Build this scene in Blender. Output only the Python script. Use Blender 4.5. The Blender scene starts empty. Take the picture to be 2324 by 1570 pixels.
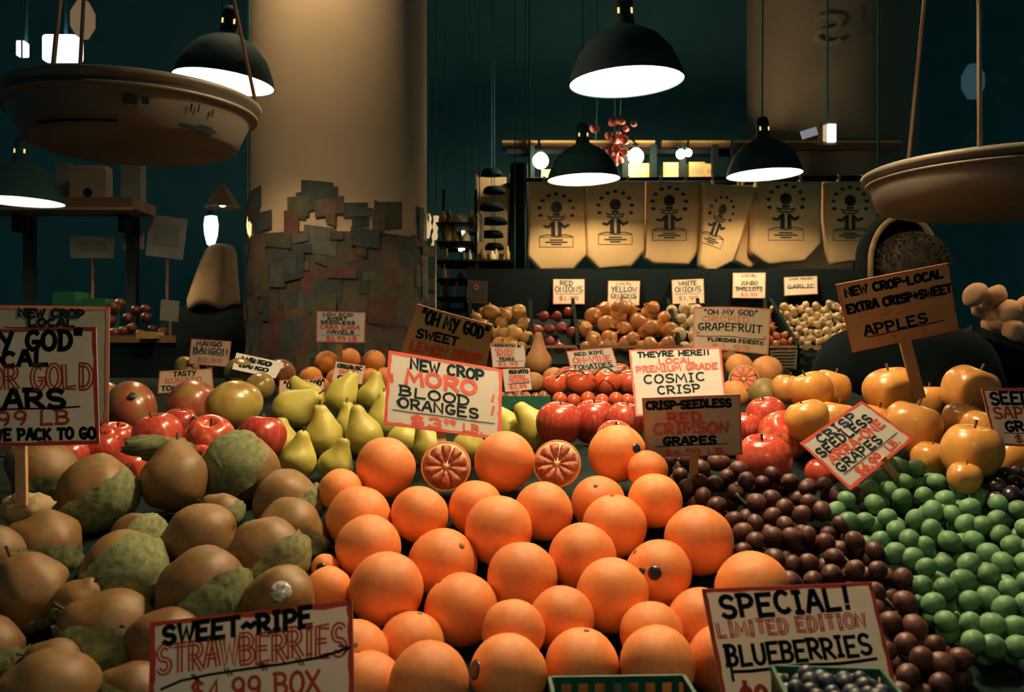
import bpy, bmesh, math, random
import numpy as np
from mathutils import Vector, Matrix, Euler, noise

rnd = random.Random(7)
scene = bpy.context.scene
COL = scene.collection
F = 2100.0            # focal length in pixels of the 2324 x 1570 frame
CX, CY = 1162.0, 785.0
EYE = 1.40            # camera height in metres
PI = math.pi

# ------------------------------------------------------------------ camera, world, exposure
cam_d = bpy.data.cameras.new('camera')
cam = bpy.data.objects.new('camera', cam_d)
COL.objects.link(cam)
cam_d.sensor_width = 36.0
cam_d.lens = F / 2324.0 * 36.0
cam.location = (0, 0, EYE)
cam.rotation_euler = (PI / 2, 0, 0)
cam_d.clip_start = 0.05
cam_d.clip_end = 60
cam_d.dof.use_dof = True
cam_d.dof.focus_distance = 1.7
cam_d.dof.aperture_fstop = 10.0
scene.camera = cam
w = bpy.data.worlds.new('market_dusk')
scene.world = w
w.use_nodes = True
w.node_tree.nodes['Background'].inputs[0].default_value = (0.34, 0.86, 0.88, 1)
w.node_tree.nodes['Background'].inputs[1].default_value = 0.05
vs = scene.view_settings
vs.view_transform = 'Standard'
vs.look = 'None'
vs.exposure = 0.0
vs.gamma = 1.0
LAMP_COL = (1.0, 0.73, 0.42)


def P(px, py, d):
    """point of the market seen at pixel (px, py) standing d metres away"""
    return Vector(((px - CX) / F * d, d, EYE + (CY - py) / F * d))


# ------------------------------------------------------------------ materials
MATS = {}


def mat(name, col, rough=0.5, col2=None, nscale=6.0, var=0.0, bump=0.0, bscale=60.0, spec=0.5,
        metal=0.0, emit=None, estr=0.0, trans=0.0, ramp=(0.35, 0.65), coat=0.0, stretch=None, sss=0.0):
    if name in MATS:
        return MATS[name]
    m = bpy.data.materials.new(name)
    m.use_nodes = True
    nt = m.node_tree
    n = nt.nodes
    b = n['Principled BSDF']
    b.inputs['Roughness'].default_value = rough
    b.inputs['Metallic'].default_value = metal
    b.inputs['Specular IOR Level'].default_value = spec
    b.inputs['Coat Weight'].default_value = coat
    b.inputs['Coat Roughness'].default_value = 0.12
    c = tuple(col) + (1,)
    out = None
    tc = n.new('ShaderNodeTexCoord')
    if col2 is not None:
        nz = n.new('ShaderNodeTexNoise')
        nz.inputs['Scale'].default_value = nscale
        nz.inputs['Detail'].default_value = 4
        src = tc.outputs['Object']
        oi = n.new('ShaderNodeObjectInfo')
        add = n.new('ShaderNodeVectorMath'); add.operation = 'ADD'
        mul = n.new('ShaderNodeMath'); mul.operation = 'MULTIPLY'; mul.inputs[1].default_value = 37.0
        nt.links.new(oi.outputs['Random'], mul.inputs[0])
        if stretch:
            mp = n.new('ShaderNodeMapping'); mp.inputs['Scale'].default_value = stretch
            nt.links.new(src, mp.inputs[0]); src = mp.outputs[0]
        nt.links.new(src, add.inputs[0])
        nt.links.new(mul.outputs[0], add.inputs[1])
        nt.links.new(add.outputs[0], nz.inputs['Vector'])
        cr = n.new('ShaderNodeValToRGB')
        cr.color_ramp.elements[0].position = ramp[0]; cr.color_ramp.elements[0].color = c
        cr.color_ramp.elements[1].position = ramp[1]; cr.color_ramp.elements[1].color = tuple(col2) + (1,)
        nt.links.new(nz.outputs['Fac'], cr.inputs[0])
        out = cr.outputs[0]
    if var > 0:
        oi2 = n.new('ShaderNodeObjectInfo')
        mr = n.new('ShaderNodeMapRange')
        mr.inputs['To Min'].default_value = 1 - var; mr.inputs['To Max'].default_value = 1 + var
        hs = n.new('ShaderNodeHueSaturation')
        mh = n.new('ShaderNodeMapRange')
        mh.inputs['To Min'].default_value = 0.5 - var * 0.03; mh.inputs['To Max'].default_value = 0.5 + var * 0.03
        nt.links.new(oi2.outputs['Random'], mr.inputs[0])
        nt.links.new(oi2.outputs['Random'], mh.inputs[0])
        nt.links.new(mr.outputs[0], hs.inputs['Value'])
        nt.links.new(mh.outputs[0], hs.inputs['Hue'])
        if out:
            nt.links.new(out, hs.inputs['Color'])
        else:
            hs.inputs['Color'].default_value = c
        out = hs.outputs[0]
    if out:
        nt.links.new(out, b.inputs['Base Color'])
    else:
        b.inputs['Base Color'].default_value = c
    if bump > 0:
        nz2 = n.new('ShaderNodeTexNoise'); nz2.inputs['Scale'].default_value = bscale
        nz2.inputs['Detail'].default_value = 3
        nt.links.new(tc.outputs['Object'], nz2.inputs['Vector'])
        bp = n.new('ShaderNodeBump'); bp.inputs['Strength'].default_value = bump
        bp.inputs['Distance'].default_value = 0.002
        nt.links.new(nz2.outputs['Fac'], bp.inputs['Height'])
        nt.links.new(bp.outputs[0], b.inputs['Normal'])
    if sss > 0:
        b.inputs['Subsurface Weight'].default_value = sss
        b.inputs['Subsurface Radius'].default_value = (0.006, 0.004, 0.002)
        b.inputs['Subsurface Scale'].default_value = 1.0
    if emit is not None:
        b.inputs['Emission Color'].default_value = tuple(emit) + (1,)
        b.inputs['Emission Strength'].default_value = estr
    if trans > 0:
        tb = n.new('ShaderNodeBsdfTranslucent')
        if out:
            nt.links.new(out, tb.inputs['Color'])
        else:
            tb.inputs['Color'].default_value = c
        mx = n.new('ShaderNodeMixShader'); mx.inputs[0].default_value = trans
        nt.links.new(b.outputs[0], mx.inputs[1]); nt.links.new(tb.outputs[0], mx.inputs[2])
        nt.links.new(mx.outputs[0], n['Material Output'].inputs[0])
    MATS[name] = m
    return m


M_ORANGE = mat('orange_peel', (0.96, 0.30, 0.085), 0.42, (0.98, 0.37, 0.11), 5, 0.10, 0.25, 160)
M_CARA = mat('navel_peel', (0.90, 0.30, 0.06), 0.45, (0.92, 0.38, 0.09), 6, 0.08, 0.2, 150)
M_PITH = mat('orange_pith', (0.90, 0.62, 0.32), 0.6)
M_FLESH = mat('blood_orange_flesh', (0.30, 0.060, 0.035), 0.35, (0.66, 0.22, 0.10), 6, 0.05, 0.3, 200)
M_GFLESH = mat('grapefruit_flesh', (0.85, 0.16, 0.09), 0.35, (0.9, 0.28, 0.15), 60, 0.0, 0.3, 150)
M_STEMBTN = mat('stem_button', (0.20, 0.13, 0.05), 0.7)
M_STICK = mat('dark_fruit_sticker', (0.012, 0.02, 0.035), 0.35)
M_STICKP = mat('pale_fruit_sticker', (0.80, 0.80, 0.72), 0.2, (0.22, 0.22, 0.18), 9)
M_TAYLOR = mat('russet_pear_skin', (0.25, 0.108, 0.034), 0.5, (0.15, 0.108, 0.034), 5, 0.15, 0.15, 120, ramp=(0.38, 0.62))
M_TISSUE = mat('green_tissue', (0.38, 0.39, 0.17), 0.65, (0.17, 0.22, 0.09), 6, 0.1, 0.6, 55, trans=0.25)
M_TISSUEP = mat('pale_tissue', (0.66, 0.48, 0.26), 0.7, (0.5, 0.38, 0.2), 30, 0.1, 0.5, 60, trans=0.2)
M_STEM = mat('woody_stem', (0.055, 0.035, 0.015), 0.8)
M_MANGO = mat('mango_skin', (0.30, 0.070, 0.040), 0.28, (0.30, 0.20, 0.05), 1.3, 0.10, ramp=(0.42, 0.66), coat=0.2)
M_MANGOG = mat('mango_skin_green', (0.38, 0.30, 0.065), 0.28, (0.28, 0.13, 0.05), 1.5, 0.08, ramp=(0.45, 0.7), coat=0.2)
M_APPLER = mat('red_apple_skin', (0.46, 0.050, 0.036), 0.25, (0.58, 0.13, 0.06), 3, 0.12, ramp=(0.45, 0.75), coat=0.3, stretch=(2.2, 2.2, 0.5))
M_APPLEP = mat('blush_apple_skin', (0.56, 0.070, 0.045), 0.25, (0.72, 0.32, 0.10), 2.5, 0.10, ramp=(0.50, 0.75), coat=0.3, stretch=(1.6, 1.6, 0.6))
M_APPLEY = mat('yellow_apple_skin', (0.66, 0.32, 0.07), 0.3, (0.54, 0.22, 0.065), 2, 0.08, ramp=(0.45, 0.8), coat=0.3)
M_PEAR = mat('green_pear_skin', (0.62, 0.52, 0.11), 0.42, (0.50, 0.48, 0.09), 12, 0.10, 0.1, 150)
M_BOSC = mat('bosc_pear_skin', (0.50, 0.26, 0.09), 0.6, (0.40, 0.20, 0.07), 14, 0.1, 0.2, 120)
M_TOMATO = mat('tomato_skin', (0.66, 0.085, 0.04), 0.25, (0.72, 0.14, 0.05), 6, 0.08, coat=0.3)
M_CALYX = mat('tomato_calyx', (0.05, 0.075, 0.02), 0.7)
M_GRAPEFRUIT = mat('grapefruit_peel', (0.86, 0.32, 0.10), 0.4, (0.84, 0.42, 0.14), 6, 0.08, 0.2, 120)
M_GREENAP = mat('dull_green_peel', (0.35, 0.20, 0.06), 0.45, (0.22, 0.2, 0.06), 7, 0.05)
M_GRAPER = mat('red_grape_skin', (0.042, 0.016, 0.015), 0.5, (0.085, 0.028, 0.022), 3, 0.35, spec=.35)
M_GRAPEG = mat('green_grape_skin', (0.080, 0.205, 0.100), 0.48, (0.13, 0.26, 0.115), 3, 0.22, spec=.35)
M_GRAPEB = mat('black_grape_skin', (0.018, 0.014, 0.022), 0.3, None, var=0.2, coat=0.2)
M_GSTEM = mat('grape_stem', (0.20, 0.22, 0.07), 0.7)
M_ONIONY = mat('yellow_onion_skin', (0.72, 0.34, 0.12), 0.33, (0.62, 0.26, 0.08), 9, 0.12, stretch=(3, 3, 0.6))
M_ONIONS = mat('sweet_onion_skin', (0.76, 0.48, 0.17), 0.33, (0.66, 0.36, 0.12), 9, 0.12, stretch=(3, 3, 0.6))
M_ONIONR = mat('red_onion_skin', (0.42, 0.075, 0.06), 0.3, (0.30, 0.05, 0.05), 9, 0.2, stretch=(3, 3, 0.6))
M_ONIONW = mat('white_onion_skin', (0.86, 0.68, 0.40), 0.4, (0.76, 0.58, 0.32), 9, 0.1)
M_SHALLOT = mat('shallot_skin', (0.70, 0.25, 0.10), 0.4, (0.55, 0.17, 0.08), 9, 0.15)
M_GARLIC = mat('garlic_skin', (0.84, 0.66, 0.36), 0.55, (0.74, 0.52, 0.28), 14, 0.10)
M_POTATO = mat('pink_potato_skin', (0.80, 0.40, 0.22), 0.6, (0.85, 0.52, 0.28), 10, 0.1)
M_CARD = mat('white_card', (0.90, 0.88, 0.82), 0.55, (0.84, 0.82, 0.75), 5, 0.03, trans=0.55)
M_CARDSH = mat('buff_card', (0.44, 0.33, 0.22), 0.6, (0.38, 0.28, 0.18), 5, 0.03, trans=0.3)  # shade and warm tint of unlit cards put into the colour
M_REDINK = mat('red_marker', (0.60, 0.062, 0.035), 0.6, trans=0.15)
M_REDPALE = mat('faded_red_marker', (0.66, 0.22, 0.13), 0.6, trans=0.15)
M_BLACKINK = mat('black_marker', (0.005, 0.012, 0.014), 0.9, spec=.05)
M_BLUEINK = mat('navy_marker', (0.006, 0.014, 0.036), 0.9, spec=.05)
M_WOOD = mat('pale_stake_wood', (0.50, 0.30, 0.13), 0.7, (0.42, 0.24, 0.1), 20)
M_BED = mat('dark_green_liner', (0.002, 0.011, 0.008), 0.9, (0.0015, 0.007, 0.006), 30, 0.0, 0.5, 80, spec=.1)
M_DARK = mat('dark_teal_paint', (0.12, 0.32, 0.36), 0.95, (0.10, 0.28, 0.32), 3, spec=.1)
M_BLACK = mat('black_paint', (0.006, 0.013, 0.014), 0.85, spec=.12)
M_CEIL = mat('dark_ceiling_paint', (0.15, 0.46, 0.54), 0.95, (0.13, 0.42, 0.50), 2, spec=.1)
M_CORD = mat('dull_teal_cord', (0.07, 0.22, 0.25), 0.9, spec=.1)
M_SHADE = mat('dark_enamel', (0.014, 0.045, 0.050), 0.75, spec=.1)
M_REFL = mat('white_enamel', (0.92, 0.92, 0.90), 0.5)
M_BULB = mat('lit_bulb', (1, 1, 1), 0.4, emit=LAMP_COL, estr=400.0)
M_GLOBE = mat('lit_globe', (1, 1, 1), 0.4, emit=(1.0, 0.80, 0.50), estr=110.0)
M_VENT = mat('glowing_vent', (0.8, 0.6, 0.3), 0.5, emit=(1.0, 0.62, 0.22), estr=1.3)
M_PANE = mat('lit_screen', (0.9, 0.95, 1), 0.4, emit=(0.92, 0.97, 1.0), estr=2.6)
M_CANVAS = mat('natural_canvas', (0.88, 0.62, 0.31), 0.85, (0.82, 0.56, 0.27), 7, 0.04, 0.4, 300)
M_PRINT = mat('black_print', (0.018, 0.022, 0.022), 0.8)
M_METAL = mat('dull_scale_metal', (0.13, 0.115, 0.09), 0.5, (0.085, 0.08, 0.065), 5, metal=0.1, spec=.3)
M_ROD = mat('steel_rod', (0.34, 0.25, 0.17), 0.45, metal=0.6)
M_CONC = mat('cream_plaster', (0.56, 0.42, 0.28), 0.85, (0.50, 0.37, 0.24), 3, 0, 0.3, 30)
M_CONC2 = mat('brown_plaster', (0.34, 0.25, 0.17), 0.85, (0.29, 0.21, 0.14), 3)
M_BROWN = mat('brown_wood', (0.24, 0.12, 0.06), 0.7, (0.17, 0.085, 0.045), 4, stretch=(0.4, 4, 4))
M_CARTON = mat('yellow_carton', (0.66, 0.46, 0.14), 0.7, (0.55, 0.36, 0.1), 8, 0.15)
M_PAPERBG = mat('tan_paper', (0.44, 0.32, 0.2), 0.8, (0.36, 0.26, 0.16), 6, 0.1)
M_BASKETG = mat('green_plastic', (0.008, 0.075, 0.048), 0.45, spec=.3)
M_BLUEB = mat('blueberry_skin', (0.020, 0.028, 0.05), 0.5, var=0.3)
M_STRAW = mat('strawberry_skin', (0.45, 0.03, 0.02), 0.4, var=0.2)
M_COAT = mat('black_coat', (0.004, 0.008, 0.009), 0.95, (0.007, 0.012, 0.013), 12, spec=.1)
M_SKIN = mat('skin', (0.55, 0.33, 0.22), 0.55)
M_HAIR = mat('brown_hair', (0.10, 0.07, 0.045), 0.9, (0.05, 0.036, 0.024), 70, 0, 0.8, 200)
M_HOOD = mat('beige_hood', (0.62, 0.42, 0.25), 0.95, (0.54, 0.36, 0.21), 18, 0, 0.5, 120)
M_FUR = mat('tan_hood_trim', (0.5, 0.34, 0.2), 0.9, (0.36, 0.24, 0.14), 60, 0, 0.8, 150)
M_PINK = mat('pink_petals', (0.55, 0.12, 0.12), 0.7, (0.6, 0.2, 0.16), 20, 0.2)
M_LEAF = mat('dark_leaf', (0.03, 0.11, 0.04), 0.6, var=0.3)
M_GLASS_G = mat('green_crate_plastic', (0.02, 0.16, 0.07), 0.5)
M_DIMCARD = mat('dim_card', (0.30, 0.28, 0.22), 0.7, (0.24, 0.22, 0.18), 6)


# ------------------------------------------------------------------ mesh helpers
class MB:
    def __init__(s):
        s.v = []; s.f = []

    def add(s, vs, fs):
        o = len(s.v)
        s.v += [tuple(x) for x in vs]
        s.f += [tuple(i + o for i in f) for f in fs]
        return s

    def box(s, c, d, rot=None):
        hx, hy, hz = d[0] / 2, d[1] / 2, d[2] / 2
        vs = [Vector((x * hx, y * hy, z * hz)) for x in (-1, 1) for y in (-1, 1) for z in (-1, 1)]
        if rot:
            R = Euler(rot).to_matrix(); vs = [R @ q for q in vs]
        c = Vector(c)
        s.add([q + c for q in vs], [(0, 1, 3, 2), (4, 6, 7, 5), (0, 4, 5, 1), (2, 3, 7, 6), (0, 2, 6, 4), (1, 5, 7, 3)])
        return s

    def lathe(s, prof, n=20, fn=None):
        vs = []; fs = []
        for (r, z) in prof:
            for k in range(n):
                a = 2 * PI * k / n
                q = Vector((r * math.cos(a), r * math.sin(a), z))
                if fn: q = fn(q, a, r, z)
                vs.append(q)
        for i in range(len(prof) - 1):
            for k in range(n):
                k2 = (k + 1) % n
                fs.append((i * n + k, i * n + k2, (i + 1) * n + k2, (i + 1) * n + k))
        if prof[0][0] > 1e-6: fs.append(tuple(range(n))[::-1])
        if prof[-1][0] > 1e-6: fs.append(tuple((len(prof) - 1) * n + k for k in range(n)))
        s.add(vs, fs)
        return s

    def tube(s, pts, r, n=6):
        pts = [Vector(p) for p in pts]
        rr = r if isinstance(r, (list, tuple)) else [r] * len(pts)
        vs = []; fs = []
        for i, p in enumerate(pts):
            t = (pts[min(i + 1, len(pts) - 1)] - pts[max(i - 1, 0)]).normalized()
            a = t.orthogonal().normalized(); b = t.cross(a)
            if i and (a - pa).length > 1.0:
                a = (pa - t * pa.dot(t)).normalized(); b = t.cross(a)
            elif i:
                a = (pa - t * pa.dot(t)).normalized(); b = t.cross(a)
            pa = a
            for k in range(n):
                g = 2 * PI * k / n
                vs.append(p + (a * math.cos(g) + b * math.sin(g)) * rr[i])
        for i in range(len(pts) - 1):
            for k in range(n):
                k2 = (k + 1) % n
                fs.append((i * n + k, i * n + k2, (i + 1) * n + k2, (i + 1) * n + k))
        fs.append(tuple(range(n))[::-1]); fs.append(tuple((len(pts) - 1) * n + k for k in range(n)))
        s.add(vs, fs)
        return s

    def mesh(s, name, m, smooth=True):
        me = bpy.data.meshes.new(name)
        me.from_pydata(s.v, [], s.f)
        bm = bmesh.new(); bm.from_mesh(me)
        bmesh.ops.remove_doubles(bm, verts=bm.verts, dist=1e-6)
        bmesh.ops.recalc_face_normals(bm, faces=bm.faces)
        bm.to_mesh(me); bm.free()
        me.polygons.foreach_set('use_smooth', [smooth] * len(me.polygons))
        if m: me.materials.append(m)
        me.update()
        return me

    def build(s, name, m, parent=None, smooth=False, loc=None):
        o = bpy.data.objects.new(name, s.mesh(name, m, smooth))
        COL.objects.link(o)
        if parent: o.parent = parent
        if loc is not None: o.location = loc
        return o


def put(name, mesh, parent=None, loc=(0, 0, 0), rot=None, scale=None):
    o = bpy.data.objects.new(name, mesh); COL.objects.link(o)
    o.location = loc
    if rot is not None:
        o.rotation_mode = 'QUATERNION' if hasattr(rot, 'w') else 'XYZ'
        if hasattr(rot, 'w'): o.rotation_quaternion = rot
        else: o.rotation_euler = rot
    if scale is not None: o.scale = scale if hasattr(scale, '__len__') else (scale,) * 3
    if parent: o.parent = parent
    return o


def empty(name, loc=(0, 0, 0)):
    o = bpy.data.objects.new(name, None); COL.objects.link(o); o.location = loc
    o.empty_display_size = 0.05
    return o


def tag(o, label, cat, group=None, kind=None):
    o['label'] = label; o['category'] = cat
    if group: o['group'] = group
    if kind: o['kind'] = kind
    return o


def struct(o, label=None):
    o['kind'] = 'structure'
    if label: o['label'] = label
    return o


def axis_quat(ax, spin=0.0):
    q = Vector((0, 0, 1)).rotation_difference(Vector(ax).normalized())
    from mathutils import Quaternion
    return q @ Quaternion((0, 0, 1), spin)


# ------------------------------------------------------------------ the hall
def hall():
    m = MB().box((0, 3.5, -0.05), (12, 13, 0.1)); struct(m.build('floor', M_DARK))
    m = MB().box((0, 3.5, 4.75), (12, 13, 0.1)); struct(m.build('ceiling', M_CEIL))
    m = MB().box((0, 8.05, 2.35), (12, 0.1, 4.7)); struct(m.build('wall_back', M_DARK))
    joist = MB().box((0, 0, 0), (9.9, 0.09, 0.22)).mesh('joist', M_BLACK, False)
    for k in range(6):
        o = put('trim_%d' % (k + 1), joist, loc=(0, 0.6 + k * 1.3, 4.585)); struct(o, 'dark timber joist under the ceiling')


hall()


def column(px, d, rpx, label, m, name):
    c = P(px, 785, d); r = rpx / F * d
    prof = [(r * 1.12, 0.0), (r * 1.12, 0.25), (r, 0.32), (r, 4.35), (r * 1.25, 4.62), (r * 1.25, 4.7)]
    mb = MB().lathe(prof, 48)
    o = mb.build(name, m, smooth=True, loc=(c.x, c.y, 0))
    struct(o, label)
    return o, c, r


col1, c1, r1 = column(768, 3.95, 200, 'cream pillar built for a haze streak, pasted with small papers behind the oranges', M_CONC, 'trim_7')  # upper haze streak built as a solid pillar
col2, c2, r2 = column(1885, 6.7, 185, 'made-up brown pillar standing in for haze behind the hanging bags', M_CONC2, 'trim_8')  # made-up pillar in place of a transparent haze streak
# papers pasted on the front of the first pillar
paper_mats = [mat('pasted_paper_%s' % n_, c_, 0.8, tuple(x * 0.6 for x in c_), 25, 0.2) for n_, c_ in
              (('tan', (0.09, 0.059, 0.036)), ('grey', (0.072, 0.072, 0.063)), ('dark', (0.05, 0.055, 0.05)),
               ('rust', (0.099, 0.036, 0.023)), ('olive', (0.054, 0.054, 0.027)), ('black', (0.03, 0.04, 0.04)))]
rr = random.Random(3)
MB().lathe([(r1 + .001, 0.3), (r1 + .004, 0.302), (r1 + .004, EYE + .44), (r1 + .001, EYE + .445)], 48).build('dado', mat('dark_dado_paint', (0.050, 0.046, 0.036), 0.9, (0.09, 0.065, 0.045), 5, spec=.1), col1, True)  # the pillar's fade from glow to dark, put into a dark band
for k in range(190):
    zt = EYE - 0.2 + 0.74 * rr.random() ** 1.25
    a = rr.uniform(-PI * .97, -.03 * PI)
    wd, hh = rr.uniform(.035, .13), rr.uniform(.03, .12)
    da = wd / r1
    mb = MB(); vs = []; fs = []
    off = r1 + .0045 + k * .00004; tl = rr.uniform(-.02, .02)
    for i in range(4):
        an = a + da * i / 3
        for zz in (0, hh):
            for oo in (off, off + 0.0012):
                vs.append((oo * math.cos(an), oo * math.sin(an), zt + zz + tl * i / 3))
    for i in range(3):
        q = i * 4; n_ = q + 4
        fs += [(q + 1, n_ + 1, n_ + 3, q + 3), (q, q + 2, n_ + 2, n_), (q + 2, q + 3, n_ + 3, n_ + 2), (q, n_, n_ + 1, q + 1)]
    fs += [(0, 1, 3, 2), (12, 14, 15, 13)]
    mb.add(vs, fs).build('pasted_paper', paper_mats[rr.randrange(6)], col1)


# ------------------------------------------------------------------ pendant lamps
_shade = None


def lamp_meshes():
    R = 0.18
    prof = [(0.030, 0.205), (0.034, 0.175), (0.060, 0.160), (0.105, 0.135), (0.145, 0.090), (0.172, 0.030), (R, 0.0)]
    sh = MB()
    n = 40
    outer = prof
    inner = [(max(r_ - 0.004, 0.02), z_ - 0.004) for r_, z_ in prof[1:-1]] + [(R - 0.003, 0.0005)]
    shade = MB().lathe(outer + [(R + 0.002, -0.003), (R - 0.002, -0.003), (R - 0.002, 0.0)], n)
    shade.f = [f for f in shade.f if len(f) == 4]
    refl = MB().lathe(inner, n); refl.f = [f for f in refl.f if len(f) == 4]
    sock = MB().lathe([(0.0, 0.275), (0.022, 0.272), (0.030, 0.25), (0.030, 0.165), (0.022, 0.125), (0.0, 0.125)], 20)
    bulb = MB().lathe([(0, 0.060), (0.016, 0.063), (0.027, 0.074), (0.030, 0.088), (0.026, 0.104), (0.016, 0.118), (0.013, 0.126), (0.0, 0.126)], 18)
    vent = MB().box((0, 0, 0), (0.006, 0.004, 0.017))
    return (shade.mesh('shade', M_SHADE), refl.mesh('reflector', M_REFL), sock.mesh('socket', M_SHADE),
            bulb.mesh('bulb', M_BULB), vent.mesh('vent', M_VENT, False))


LAMP_MESH = lamp_meshes()
BULBS = {1.0: LAMP_MESH[3]}


def bulb_mesh(watt):
    if watt not in BULBS:
        me = LAMP_MESH[3].copy(); me.materials.clear()
        me.materials.append(mat('lit_bulb_%d' % round(watt * 100), (1, 1, 1), 0.4, emit=LAMP_COL, estr=400.0 * watt))
        BULBS[watt] = me
    return BULBS[watt]




def pendant(pos, label, tilt=0.0, size=1.0, group='black pendant lamps over the produce', watt=1.0):
    """pos is the centre of the rim plane"""
    root = empty('pendant_lamp', pos)
    root.rotation_euler = (0, tilt, 0)
    root.scale = (size,) * 3
    tag(root, label, 'lamp', group)
    sh_ = put('shade', LAMP_MESH[0], root); put('reflector', LAMP_MESH[1], sh_)
    so_ = put('socket', LAMP_MESH[2], root); b = put('bulb', bulb_mesh(watt), so_)
    for a in (-2.2, -0.75):
        put('vent', LAMP_MESH[4], so_, (0.031 * math.cos(a), 0.031 * math.sin(a), 0.215), (0, 0, a + PI / 2))
    top = (4.70 - pos[2]) / size
    MB().tube([(0, 0, 0.27), (-math.tan(tilt) * top, 0, top)], 0.004).build('cord', M_CORD, root, True)
    return root


pendant(P(1422, 186, 2.88), 'large black pendant lamp glowing high above the grapefruit sign', -0.045, 1.0)
pendant(P(1325, 407, 4.5), 'black pendant lamp in front of the two leftmost canvas bags', -0.03, 0.99, watt=1.3)
pendant(P(1735, 396, 4.42), 'black pendant lamp in front of the wide canvas bag on the right', -0.04, 1.0, watt=1.3)
pendant(P(46, 457, 4.1), 'black pendant lamp cut by the left edge below the scale pan', 0.03, 1.02)
pendant(P(508, 186, 2.95), 'pendant lamp half hidden behind the left scale pan', 0.10, 0.88)
# unseen lamps outside the frame: two over the stand, then the added ones
pendant(Vector((0.16, 1.31, EYE + 0.62)), 'pendant lamp hanging above the frame over the orange pile', 0.0, 1.0, watt=2.6)
pendant(Vector((0.40, 1.72, EYE + 0.92)), 'pendant lamp hanging above the frame over the yellow apples', 0.0, 1.0, watt=1.5)
pendant(Vector((0.10, -0.70, EYE + 0.95)), 'added fill lamp, unseen over the aisle behind the photographer', 0.0, 1.0, watt=0.75)  # added to lift the shaded fronts
pendant(Vector((1.92, 3.1, EYE + 0.95)), 'added unseen lamp beyond the right edge brightening the pale potatoes', 0.0, 1.0, watt=0.9)  # added to brighten the potatoes
pendant(Vector((-0.80, 3.22, EYE + 1.74)), 'added unseen lamp above the frame brightening the cream pillar', 0.0, 1.0, watt=1.5)  # added for the glow on the pillar


# ------------------------------------------------------------------ stroke lettering
def arc(cx, cy, rx, ry, a0, a1, n=8):
    return [(cx + rx * math.cos(math.radians(a0 + (a1 - a0) * i / n)), cy + ry * math.sin(math.radians(a0 + (a1 - a0) * i / n))) for i in range(n + 1)]


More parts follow.
